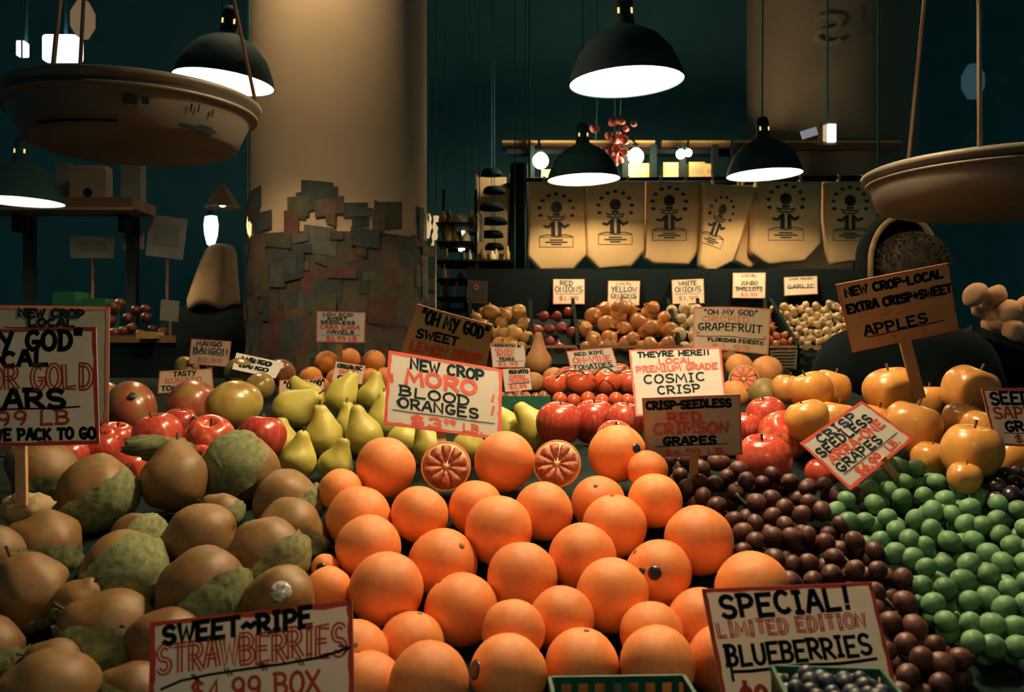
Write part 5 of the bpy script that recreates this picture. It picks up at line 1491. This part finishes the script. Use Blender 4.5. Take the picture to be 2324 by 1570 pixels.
# ghost reflection letters put into cream shapes high on the right pillar
lm = MB()
for txt, x, y, wpx, hpx in (('S', 1880, 68, 66, 62), ('U', 1965, 50, 60, 50)):
    for pl in text_strokes(txt, 0, 0, 1, 1, 0, 1):
        def mpp(p):
            X = (1 - p[0]) if txt == 'S' else p[0]
            px = x + (X - .5) * wpx; py = y + (.5 - p[1]) * hpx
            yy = c2.y - math.sqrt(max(r2 * 1.02, .01) ** 2 - min(((px - CX) / F * 6.25 - c2.x) ** 2, (r2 * .99) ** 2)) - .004
            return P(px, py, yy) - Vector((c2.x, c2.y, 0))
        ribbon(lm, pl, .17, mpp)
lm.build('painted_letter', mat('faded_cream_paint', (.42, .32, .2), .8), col2)


# ------------------------------------------------------------------ hanging scales
def scale_pan(cx, cyr, rpx, cyb, rbpx, d, label, rods, marks):
    c = P(cx, cyb, d); R = rpx / F * d; Rb = rbpx / F * d; h = (cyb - cyr) / F * d
    root = empty('hanging_scale', c); tag(root, label, 'scale', 'hanging produce scales')
    t = .004
    prof = [(0, 0), (Rb * .9, 0.0), (Rb, .006), (Rb + (R - Rb) * .55, h * .6), (R - .004, h - .010), (R + .004, h - .006), (R + .006, h), (R, h + .003), (R - .006, h - .002), (Rb + (R - Rb) * .55 - t, h * .6), (Rb - t, .012), (0, t)]
    MB().lathe(prof, 64).build('pan', M_METAL, root, True)
    MB().lathe([(R * .985, h * .70), (R * 1.0, h * .72), (R * 1.0, h * .76), (R * .985, h * .78)], 64).build('rolled_ring', M_METAL, root, True)
    hub = Vector((rods[0], 0, 1.15))
    for k in range(3):
        a = math.radians(rods[1] + 120 * k)
        MB().tube([(R * math.cos(a), R * math.sin(a), h), hub], .0035, 6).build('hanger_rod', M_ROD, root, True)
    MB().lathe([(0, 0), (.09, 0), (.10, .01), (.10, .05), (.09, .06), (0, .06)], 28).build('dial_housing', M_METAL, root, True, hub + Vector((0, .03, .16))).rotation_euler = (PI / 2, 0, 0)
    MB().tube([hub, hub + Vector((0, 0, .10))], .006).build('hook', M_ROD, root, True)
    MB().tube([hub + Vector((0, 0, .24)), (hub.x, 0, 4.70 - c.z)], .006).build('hook', M_ROD, root, True)
    for (a0, a1, z0, z1) in marks:
        n = 6; vs = []; o = MB()
        for i in range(n + 1):
            a = math.radians(a0 + (a1 - a0) * i / n)
            for zf in (z0, z1):
                rr_ = Rb + (R - Rb) * (zf * .95) + .0035
                vs.append((rr_ * math.cos(a), rr_ * math.sin(a), h * zf))
        o.add(vs, [(2 * i, 2 * i + 1, 2 * i + 3, 2 * i + 2) for i in range(n)])
        o.build('stencil_mark', M_BLACKINK, root)
    return root


scale_pan(302, 233, 274, 338, 228, 1.5, 'large dark hanging scale pan at the upper left', (-.03, -100),
          [(-42, -41, .40, .56), (-38, -37.2, .42, .58), (-30, -29, .40, .55), (-46, -24, .10, .17), (-36, -27, .17, .21), (-72, -66, .40, .56), (-64, -61, .42, .54), (-118, -75, .06, .11)])
scale_pan(2290, 388, 306, 474, 280, 1.45, 'dim hanging scale pan cut by the right edge', (-.05, -128), [(-96, -94, .30, .42)])

# ------------------------------------------------------------------ left background
def lefts():
    root = empty('wall_shelf', P(170, 470, 4.7)); tag(root, 'brown wooden shelf on the dark left wall', 'shelf'); L = root.location
    a, b = P(-60, 460, 4.7), P(328, 480, 4.7)
    MB().box((a + b) / 2 - L, (b.x - a.x, .30, .055)).build('shelf_board', M_BROWN, root)
    MB().box((a + b) / 2 - L + Vector((0, -.153, -.03)), (b.x - a.x, .012, .012)).build('edge_strip', M_WOOD, root)
    for x in (40, 280):
        p = P(x, 500, 4.75) - L; MB().box(p + Vector((0, .05, .0)), (.03, .16, .12)).build('bracket', M_BLACK, root)
        MB().box(p + Vector((0, .12, -.75)), (.05, .05, 1.7)).build('upright', M_BLACK, root)
    def box_on(x0, y0, x1, y1, d, m, name, label, cat, printm=None):
        a, b = P(x0, y0, d), P(x1, y1, d)
        r2 = empty(name, ((a.x + b.x) / 2, d, b.z)); tag(r2, label, cat); w_, hh = b.x - a.x, a.z - b.z
        MB().box((0, .04, hh / 2), (w_, .08, hh)).build('body', m, r2)
        MB().box((0, .04, hh + .012), (w_ * .97, .085, .024)).build('lid', m, r2)
        if printm:
            MB().lathe([(0, 0), (w_ * .14, 0), (w_ * .12, .002), (0, .002)], 7).build('printed_mark', printm, r2, False, (0, -.0015, hh * .25)).rotation_euler = (PI / 2, 0, 0)
        return r2
    box_on(158, 386, 240, 454, 4.6, M_PAPERBG, 'paper_carton', 'tan carton with a dark mark on the left wall shelf', 'carton', M_BLACK)
    box_on(126, 380, 158, 459, 4.75, M_PAPERBG, 'paper_carton', 'small tan carton behind the marked one', 'carton')
    box_on(274, 378, 318, 459, 4.78, M_DIMCARD, 'paper_carton', 'dim grey carton at the right of the left wall shelf', 'carton')
    for k, (x0, y0, x1, y1) in enumerate([(160, 536, 258, 586), (276, 524, 326, 566), (336, 492, 420, 585)]):
        a, b = P(x0, y0, 4.9), P(x1, y1, 4.9)
        r2 = empty('dim_board', ((a.x + b.x) / 2, 4.9, b.z)); tag(r2, ['dim notice on a thin post left of the pillar', 'small dim notice between two others', 'tilted dim clipboard nearest the beige hooded person'][k], 'notice')
        w_, hh = b.x - a.x, a.z - b.z
        MB().box((0, 0, hh / 2), (w_, .01, hh), (0, .12 if k == 2 else 0, 0)).build('panel', M_DIMCARD, r2)
        MB().box((0, -.006, hh * .55), (w_ * .7, .003, hh * .5), (0, .12 if k == 2 else 0, 0)).build('sheet', mat('dim_sheet', (.2, .19, .15), .8), r2)
        MB().box((0, .01, -b.z / 2 + .0), (.012, .012, b.z)).build('post', M_BROWN, r2)
    # left far produce
    cr = empty('far_stand', P(240, 800, 3.9)); tag(cr, 'dark far stand at the left behind the gold pears card', 'stand'); L = cr.location
    a, b = P(60, 775, 3.9), P(420, 775, 3.9)
    MB().box(((a.x + b.x) / 2 - L.x, .15, a.z / 2 - L.z), (b.x - a.x, .5, a.z)).build('cabinet', M_BLACK, cr)
    MB().box(((a.x + b.x) / 2 - L.x, -.11, a.z - L.z + .01), (b.x - a.x, .015, .03)).build('lip', M_BROWN, cr)
    DIMAPPLE = MB().lathe(prof_spline(APPLE_P, 27), 18).mesh('dark_apple', mat('dark_red_skin', (.16, .025, .02), .4, (.10, .03, .02), 8, .3))  # darker copy of the red apple, the stand's dimness is in its colour
    rk = random.Random(5); das = []
    for k, (x, y, r) in enumerate([(258, 700, 15), (272, 690, 13), (250, 728, 14), (308, 705, 12), (330, 702, 11), (332, 722, 13), (300, 745, 12), (280, 752, 12), (345, 748, 10), (260, 758, 14), (318, 760, 12), (370, 755, 12), (290, 722, 12), (345, 768, 12), (235, 745, 13)]):
        pos = P(x, y, 3.85 + (760 - y) * .002); o = put('dark_apple', DIMAPPLE, None, pos, axis_quat((rk.uniform(-.5, .5), -.2, 1)), r / F * 3.9)
        tag(o, 'one of the dimmed red apples on the far left stand', 'apple', 'dark apples on the far left stand'); das.append((x, y, o)); put('stem', STEM_MESH, o, (0, 0, .62))
    row_labels(das, 'dimmed red apple', 'the far left stand')
    for k, (x0, x1, y0, y1) in enumerate([(112, 160, 660, 776), (182, 230, 676, 776)]):
        a, b = P(x0, y0, 3.9), P(x1, y1, 3.9); w_, hh = b.x - a.x, a.z - b.z
        r2 = empty('green_crate', ((a.x + b.x) / 2, 4.0, b.z)); tag(r2, ['tall green crate at the far left stand', 'low green crate right of the tall one'][k], 'crate')
        for s_ in (-1, 1):
            MB().box((s_ * w_ / 2, 0, hh / 2), (.008, .14, hh)).build('side', M_GLASS_G, r2); MB().box((0, s_ * .07, hh / 2), (w_, .008, hh)).build('side', M_GLASS_G, r2)
        MB().box((0, 0, .004), (w_, .14, .008)).build('bottom', M_GLASS_G, r2)
    a, b = P(318, 752, 3.75), P(352, 768, 3.75)
    bx = empty('pale_tray', ((a.x + b.x) / 2, 3.78, b.z)); tag(bx, 'small pale lit tray among the dark apples', 'tray')
    MB().box((0, 0, .004), (.075, .10, .008)).build('base', M_CARTON, bx); MB().box((0, -.05, .014), (.075, .006, .028)).build('front', M_CARTON, bx); MB().box((0, .05, .014), (.075, .006, .028)).build('back', M_CARTON, bx)
    a = P(385, 705, 3.8); r2 = empty('dim_board', a); tag(r2, 'dim curved card standing at the right of the dark apples', 'notice')
    MB().box((0, 0, 0), (.075, .004, .085), (.1, .1, 0)).build('panel', M_DIMCARD, r2); MB().box((0, .006, -.08), (.008, .006, .12)).build('post', M_BROWN, r2)
    # cone shaded lamp with bright glass, and bits of lit glass
    c = P(505, 472, 4.75); lp = empty('cone_lamp', c); tag(lp, 'tan cone lampshade lit from below left of the pillar', 'lamp')
    m = MB().lathe([(.012, .12), (.09, .005), (.088, .0), (.008, .115)], 28); m.f = [f for f in m.f if len(f) == 4]
    m.build('lamp_shade', mat('tan_shade', (.45, .28, .17), .8, trans=.2), lp, True)
    MB().lathe([(0, .004), (.014, .008), (.020, .024), (.012, .045), (0, .05)], 12).build('bulb', mat('soft_bulb', (1, 1, 1), .5, emit=(1, .75, .4), estr=9), lp, True)
    MB().tube([(0, 0, .1), (0, 0, 4.7 - c.z)], .004).build('cord', M_CORD, lp, True)
    c = P(478, 520, 4.6); g = empty('glass_lantern', c); tag(g, 'bright white glass lantern left of the beige hood', 'lantern')
    MB().lathe([(0, -.085), (.018, -.08), (.032, -.03), (.036, .02), (.028, .06), (0, .065)], 14, lumpy(.25, 6, 2)).build('globe', M_PANE, g, True)
    MB().lathe([(.02, .062), (.016, .085), (0, .09)], 10).build('cap', M_BLACK, g, True)
    MB().tube([(0, 0, .085), (0, 0, 4.7 - c.z)], .003).build('cord', M_CORD, g, True)
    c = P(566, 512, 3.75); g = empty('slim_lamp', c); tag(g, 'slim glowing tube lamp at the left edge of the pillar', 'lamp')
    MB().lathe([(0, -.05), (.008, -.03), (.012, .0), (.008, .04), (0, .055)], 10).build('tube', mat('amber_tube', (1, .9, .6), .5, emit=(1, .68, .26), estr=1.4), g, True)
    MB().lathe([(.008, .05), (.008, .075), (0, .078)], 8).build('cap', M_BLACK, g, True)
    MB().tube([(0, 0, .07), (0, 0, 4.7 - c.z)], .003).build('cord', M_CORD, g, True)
    # lit signs high on the left
    for k, (x0, y0, x1, y1, lab) in enumerate([(96, 78, 182, 138, 'glowing white lit panel above the left scale pan'), (37, 92, 58, 126, 'small glowing panel at the far left')]):
        a, b = P(x0, y0, 5.5), P(x1, y1, 5.5); w_, hh = b.x - a.x, a.z - b.z
        s = empty('lit_panel', ((a.x + b.x) / 2, 5.5, b.z)); tag(s, lab, 'screen')
        pts = []
        for (cx_, cz_, a0) in ((w_ / 2, hh, 0), (-w_ / 2, hh, 90), (-w_ / 2, 0, 180), (w_ / 2, 0, 270)):
            rr_ = min(w_, hh) * (.3 if a0 in (0,) else .12)
            sx, sz = (1 if cx_ > 0 else -1), (1 if cz_ > 0 else -1)
            for t in range(5):
                an = math.radians(a0 + t * 22.5); pts.append((cx_ - sx * rr_ + rr_ * math.cos(an), cz_ - sz * rr_ + rr_ * math.sin(an)))
        n = len(pts)
        MB().add([(x, 0, z) for x, z in pts] + [(x, .04, z) for x, z in pts], [tuple(range(n)), tuple(range(n, 2 * n))[::-1]] + [(i, (i + 1) % n, n + (i + 1) % n, n + i) for i in range(n)]).build('screen', M_PANE, s)
        MB().box((0, .06, hh / 2), (w_ * .9, .04, hh * .9)).build('housing', M_BLACK, s)
        MB().tube([(0, .06, hh), (0, .06, 4.7 - b.z)], .01).build('hanger', M_CORD, s)
    a = P(1880, 302, 5.8); s = empty('lit_panel', a); tag(s, 'small bright lit pane above the right canvas bags', 'screen')
    MB().box((.02, 0, 0), (.05, .02, .11)).build('screen', M_PANE, s); MB().box((-.02, 0, 0), (.02, .02, .10)).build('screen', mat('dim_screen', (.8, .7, .5), .5, emit=(1, .8, .5), estr=.5), s)
    MB().box((0, .02, 0), (.11, .02, .14)).build('housing', M_BROWN, s); MB().box((-.12, .0, 0), (.10, .015, .05), (0, -.3, 0)).build('reflector', mat('grey_white', (.6, .6, .6), .5, emit=(.8, .85, 1), estr=.22), s)  # the grey reflector plate has a faint glow of its own
    MB().tube([(0, .02, .07), (0, .02, 4.7 - a.z)], .008).build('hanger', M_CORD, s)
    # made-up lanterns for a faint warm glow upper left and a bluish blob right
    for k, (x, y, d, em, st, lab, sz) in enumerate([(188, 45, 6.8, (1, .6, .3), .16, 'made-up lantern for a dim amber glow at the upper left', .085), (2208, 185, 6.5, (.25, .6, .7), .08, 'made-up lantern for a dim bluish blob high at the right', .075)]):
        p = P(x, y, d); g = empty('paper_lantern', p); tag(g, lab, 'lantern')
        MB().lathe([(0, -sz * 1.7), (sz * .5, -sz * 1.55), (sz, -sz * .6), (sz, sz * .6), (sz * .5, sz * 1.55), (0, sz * 1.7)], 16).build('shade', mat('lantern_paper_%d' % k, (.3, .3, .3), .8, emit=em, estr=st), g, True)
        MB().tube([(0, 0, sz * 1.6), (0, 0, 4.7 - p.z)], .004).build('cord', M_CORD, g, True)


lefts()


# ------------------------------------------------------------------ people
def skin_obj(name, verts, edges, radii, m, parent=None, root_i=0, sub=2):
    me = bpy.data.meshes.new(name); me.from_pydata([tuple(v) for v in verts], edges, [])
    o = bpy.data.objects.new(name, me); COL.objects.link(o)
    bm = bmesh.new(); bm.from_mesh(me)
    ly = bm.verts.layers.skin.verify()
    bm.verts.ensure_lookup_table()
    for i, v in enumerate(bm.verts):
        r = radii[i]; v[ly].radius = r if isinstance(r, tuple) else (r, r)
        v[ly].use_root = (i == root_i)
    bm.to_mesh(me); bm.free()
    md = o.modifiers.new('skin', 'SKIN'); md.use_smooth_shade = True
    sd = o.modifiers.new('sub', 'SUBSURF'); sd.levels = sub; sd.render_levels = sub
    me.materials.append(m)
    if parent: o.parent = parent
    return o


def person(loc, facing, height, label, coat, lean=(0, 0)):
    """figure built in its own axes facing -Y, then turned"""
    s = height / 1.72
    root = empty('person', loc); root.rotation_euler = (0, 0, facing); root.scale = (s,) * 3
    tag(root, label, 'person')
    lx, ly = lean
    V = [(0, 0, .95), (0, 0, 1.12), (lx * .4, ly * .4, 1.28), (lx * .8, ly * .8, 1.42), (lx, ly, 1.49), (lx * 1.1, ly * 1.1 - .01, 1.555), (lx * 1.1, ly * 1.1 - .012, 1.62), (lx * 1.1, ly * 1.1, 1.68)]
    Rr = [(.15, .11), (.135, .10), (.14, .10), (.09, .07), .052, (.068, .082), (.076, .095), (.055, .065)]
    E = [(0, 1), (1, 2), (2, 3), (3, 4), (4, 5), (5, 6), (6, 7)]
    def chain(p, pts, rs):
        i = p
        for q, r in zip(pts, rs):
            V.append(q); Rr.append(r); E.append((i, len(V) - 1)); i = len(V) - 1
        return i
    for sx in (-1, 1):
        e = chain(3, [(sx * .16 + lx * .8, ly * .8, 1.36), (sx * .23 + lx * .5, .0, 1.14), (sx * .22 + lx * .3, -.14, .93), (sx * .215 + lx * .3, -.19, .87)], [.045, .044, .034, (.038, .022)])
        hb = Vector(V[e])
        for k in range(4):
            dx = (k - 1.5) * .019; ln = (.062, .072, .068, .052)[k]
            chain(e, [tuple(hb + Vector((dx, -.035, -.028))), tuple(hb + Vector((dx, -.035 - ln * .5, -.06))), tuple(hb + Vector((dx, -.03 - ln * .5, -.06 - ln * .5)))], [.009, .0085, .007])
        chain(e, [tuple(hb + Vector((-sx * .036, -.012, -.012))), tuple(hb + Vector((-sx * .05, -.035, -.04)))], [.011, .009])
        chain(0, [(sx * .095, 0, .86), (sx * .11, -.01, .48), (sx * .11, .01, .09), (sx * .12, -.13, .045)], [.085, .058, .042, (.045, .03)])
    skin_obj('body', V, E, Rr, M_SKIN, root)
    # coat and trousers over the body
    V2 = [(0, 0, .62), (0, 0, .95), (0, 0, 1.12), (lx * .4, ly * .4, 1.28), (lx * .8, ly * .8, 1.40), (lx, ly, 1.49)]
    R2 = [(.21, .17), (.195, .155), (.18, .15), (.20, .15), (.17, .13), (.10, .11)]
    E2 = [(i, i + 1) for i in range(5)]
    for sx in (-1, 1):
        b = 4
        for q, r in zip([(sx * .19 + lx * .8, ly * .8, 1.39), (sx * .25 + lx * .5, 0, 1.14), (sx * .235 + lx * .3, -.135, .935)], [.10, .08, .058]):
            V2.append(q); R2.append(r); E2.append((b, len(V2) - 1)); b = len(V2) - 1
    skin_obj('coat', V2, E2, R2, coat, root)
    V3 = [(0, 0, .9)]; R3 = [(.16, .12)]; E3 = []
    for sx in (-1, 1):
        b = 0
        for q, r in zip([(sx * .1, 0, .8), (sx * .11, -.01, .48), (sx * .11, .01, .1)], [.1, .075, .06]):
            V3.append(q); R3.append(r); E3.append((b, len(V3) - 1)); b = len(V3) - 1
    skin_obj('trousers', V3, E3, R3, M_BLACK, root)
    hx, hy = lx * 1.1, ly * 1.1 - .01
    # face
    for sx in (-1, 1):
        MB().lathe(sphere_prof(6), 10).build('eye', mat('eye_white', (.8, .8, .78), .2), root, True, (hx + sx * .032, hy - .083, 1.605)).scale = (.012, .010, .009)
        MB().lathe(sphere_prof(5), 8).build('pupil', M_BLACK, root, True, (hx + sx * .032, hy - .092, 1.605)).scale = (.005, .003, .005)
        MB().lathe(sphere_prof(6), 10).build('ear', M_SKIN, root, True, (hx + sx * .078, hy + .01, 1.595)).scale = (.012, .022, .032)
    MB().tube([(hx, hy - .088, 1.610), (hx, hy - .106, 1.578), (hx, hy - .088, 1.566)], [.008, .014, .010], 8).build('nose', M_SKIN, root, True)
    MB().tube([(hx - .024, hy - .083, 1.540), (hx, hy - .092, 1.538), (hx + .024, hy - .083, 1.540)], [.004, .007, .004], 8).build('mouth', mat('lips', (.42, .16, .13), .5), root, True)
    return root, Vector((hx, hy, 1.61))


# right: hooded person behind the opal card, facing the stand
hp = P(2056, 640, 2.75)
pr, hd = person((hp.x, 2.75, 0), 0.0, hp.z / 1.61 * 1.72, 'person in a dark hooded coat behind the opal apples card', M_COAT)
hd = hd + Vector((0, 0, .058))
def hood(root, c, m, name, rx, ry, rz, cut, seed, rimm=None, drop=0.0, openy=True):
    n, k = 36, 18; vs = []; fs = []
    for i in range(k + 1):
        t = PI * i / k
        for j in range(n):
            a = 2 * PI * j / n
            q = Vector((math.sin(t) * math.cos(a), math.sin(t) * math.sin(a), math.cos(t)))
            wob = 1 + .05 * noise.noise(q * 2.3 + Vector((seed, 0, 0)))
            vs.append(Vector((q.x * rx * wob, q.y * ry * wob, q.z * rz * wob)) + c)
    for i in range(k):
        for j in range(n):
            f = (i * n + j, i * n + (j + 1) % n, (i + 1) * n + (j + 1) % n, (i + 1) * n + j)
            q = sum((vs[x] - c for x in f), Vector()) / 4
            if openy and q.y / ry < cut and q.z / rz < .93: continue
            if q.z / rz < -.9 + drop: continue
            fs.append(f)
    used = sorted({x for f in fs for x in f}); ix = {u: i for i, u in enumerate(used)}
    m_ = MB(); m_.v = [tuple(vs[u]) for u in used]; m_.f = [tuple(ix[x] for x in f) for f in fs]
    o = m_.build(name, m, root, True)
    sd = o.modifiers.new('thick', 'SOLIDIFY'); sd.thickness = .012; sd.offset = 1
    return o
hood(pr, hd + Vector((-.010, .06, .015)), M_COAT, 'hood', .100, .13, .130, -.35, 2)
rim = []
for i in range(25):
    a = PI * (i / 24) ; rim.append(hd + Vector((-.010 + .100 * math.cos(a), .0, .0 + .138 * math.sin(a))))
MB().tube([(-0.11 + hd.x, hd.y, hd.z - .08)] + rim[::-1] + [(.09 + hd.x, hd.y, hd.z - .08)], .009, 8).build('hood_trim', M_FUR, pr, True)
hm = MB().lathe(sphere_prof(14), 28, lumpy(.12, 3, 4)); hk = random.Random(8)
for k in range(1500):
    d_ = Vector((hk.gauss(0, 1), hk.gauss(0, 1), hk.gauss(.3, 1))).normalized()
    t_ = d_.cross(Vector((hk.gauss(0, 1), hk.gauss(0, 1), hk.gauss(0, 1)))).normalized(); sd_ = d_.cross(t_) * .012
    hm.add([d_ * .98 - sd_, d_ * .98 + sd_, d_ * 1.09 + t_ * .07 + sd_ * .5, d_ * 1.17 + t_ * hk.uniform(.12, .3)], [(0, 1, 2), (0, 2, 3)])
hr = hm.build('hair', M_HAIR, pr, True, hd + Vector((.008, -.005, .0))); hr.scale = (.094, .102, .080)

# left: person seen from behind with a beige hood
hp2 = P(494, 634, 4.6)
pl_, hd2 = person((hp2.x, 4.6, 0), PI - .1, (hp2.z + .02) / 1.61 * 1.72, 'person in a dark coat with a beige hood, seen from behind', M_COAT)
V = []; prof = [(.030, .135), (.055, .128), (.074, .100), (.088, .05), (.102, -.02), (.116, -.085), (.128, -.150), (.122, -.185), (.112, -.185), (.110, -.12), (.09, -.03), (.06, .09), (.0, .12)]
prof = [(0, .138)] + prof
MB().lathe(prof, 36, lambda q, a, r, z: Vector((q.x * (1 + .02 * math.sin(3 * a + z * 20)) - z * .16, q.y * 1.1 * (1 + .05 * math.cos(5 * a)), q.z + (.012 * math.sin(4 * a + 1) if z < -.1 else 0)))).build('beige_hood', M_HOOD, pl_, True, hd2 + Vector((0, .01, .02))).scale = (.88, .98, .90)

# ------------------------------------------------------------------ pale potatoes at the right edge
root = empty('dark_crate', P(2290, 790, 3.2)); tag(root, 'dark crate holding the pale pink potatoes at the right edge', 'crate'); L = root.location
a = P(2280, 745, 3.2)
MB().box(Vector((a.x + .12, 3.38, a.z - .15)) - L, (.55, .4, .03), (-.3, .35, 0)).build('tray', M_BLACK, root)
MB().box(Vector((a.x + .12, 3.42, (a.z - .28) / 2)) - L, (.5, .3, a.z - .28)).build('cabinet', M_BLACK, root)
for k, (x, y, r) in enumerate([(2213, 668, 28), (2258, 672, 25), (2232, 700, 26), (2290, 706, 28), (2268, 728, 27), (2318, 712, 26), (2300, 748, 28), (2325, 755, 26), (2250, 735, 22), (2335, 690, 26), (2312, 728, 26)]):
    pos = P(x, y, 3.2 + (k % 3) * .03); o = put('pink_potato', MESH['potato'][k % 3], None, pos, axis_quat((rnd.uniform(-1, 1), rnd.uniform(-1, 1), .5)), r / F * 3.2)
    tag(o, ['pale potato at the top left of the right edge heap', 'pale potato at the top, second from left, right edge heap', 'pale potato below the top pair', 'pale potato in the middle of the right edge heap', 'pale potato at the slope of the right edge heap', 'pale potato cut by the right edge, upper', 'long pale potato at the lower slope of the heap',
            'pale potato cut by the right edge, lower', 'pale potato on the left slope of the heap', 'pale potato highest at the right edge', 'pale potato deep in the right edge heap'][k], 'potato', 'pale potatoes at the right edge')


# ------------------------------------------------------------------ berry baskets at the very front
def berry_basket(px, py, d, wpx, label, berry, bmat, rot, group=None, nb=60, rb=.0075):
    c = P(px, py, d); w_ = wpx / F * d; h = .055
    root = empty('berry_basket', c - Vector((0, 0, h))); root.rotation_euler = (0.0, 0, rot); tag(root, label, 'basket', group)
    hw = w_ / 2
    for sx, sy, ax in ((0, -1, 0), (0, 1, 0), (-1, 0, 1), (1, 0, 1)):
        dm = (w_, .003, .006) if ax == 0 else (.003, w_, .006)
        MB().box((sx * hw, sy * hw, h), dm).build('rim', M_BASKETG, root)
        MB().box((sx * hw, sy * hw, h * .45), dm).build('band', M_BASKETG, root)
        for k in range(8):
            t = -hw + w_ * (k + .5) / 8
            p = (t, sy * hw, h / 2) if ax == 0 else (sx * hw, t, h / 2)
            MB().box(p, (.006, .002, h) if ax == 0 else (.002, .006, h)).build('slat', M_BASKETG, root)
    MB().box((0, 0, .002), (w_, w_, .004)).build('bottom', M_BASKETG, root)
    if berry is None: return
    me = MB().lathe(sphere_prof(7), 10).mesh(berry, bmat)
    r_ = random.Random(px)
    n = int(w_ / (rb * 1.8))
    for z_ in (h - rb * 1.2, h + rb * .2):
        for i in range(n):
            for j in range(n):
                x = -hw + rb + (w_ - 2 * rb) * i / (n - 1) + r_.uniform(-.002, .002); y = -hw + rb + (w_ - 2 * rb) * j / (n - 1) + r_.uniform(-.002, .002)
                if z_ > h and (abs(x) > hw * .8 or abs(y) > hw * .8): continue
                q = root.matrix_basis @ Vector((0, 0, 0))
                M = Matrix.Translation(root.location) @ Matrix.Rotation(rot, 4, 'Z')
                o = put(berry, me, None, M @ Vector((x, y, z_ + r_.uniform(-.002, .002))), None, rb * r_.uniform(.85, 1.1))
                tag(o, 'dark blueberry in the green basket, %s from left, %s row, %s layer' % (ORD[i], ORD[j], 'top' if z_ > h else 'lower'), 'berry', berry + ' pile')


berry_basket(1905, 1566, .71, 255, 'green basket of dark blueberries before the special card', 'blueberry', M_BLUEB, -.10)
berry_basket(1425, 1600, .73, 330, 'green berry basket at the bottom edge below the oranges', None, M_STRAW, .04)
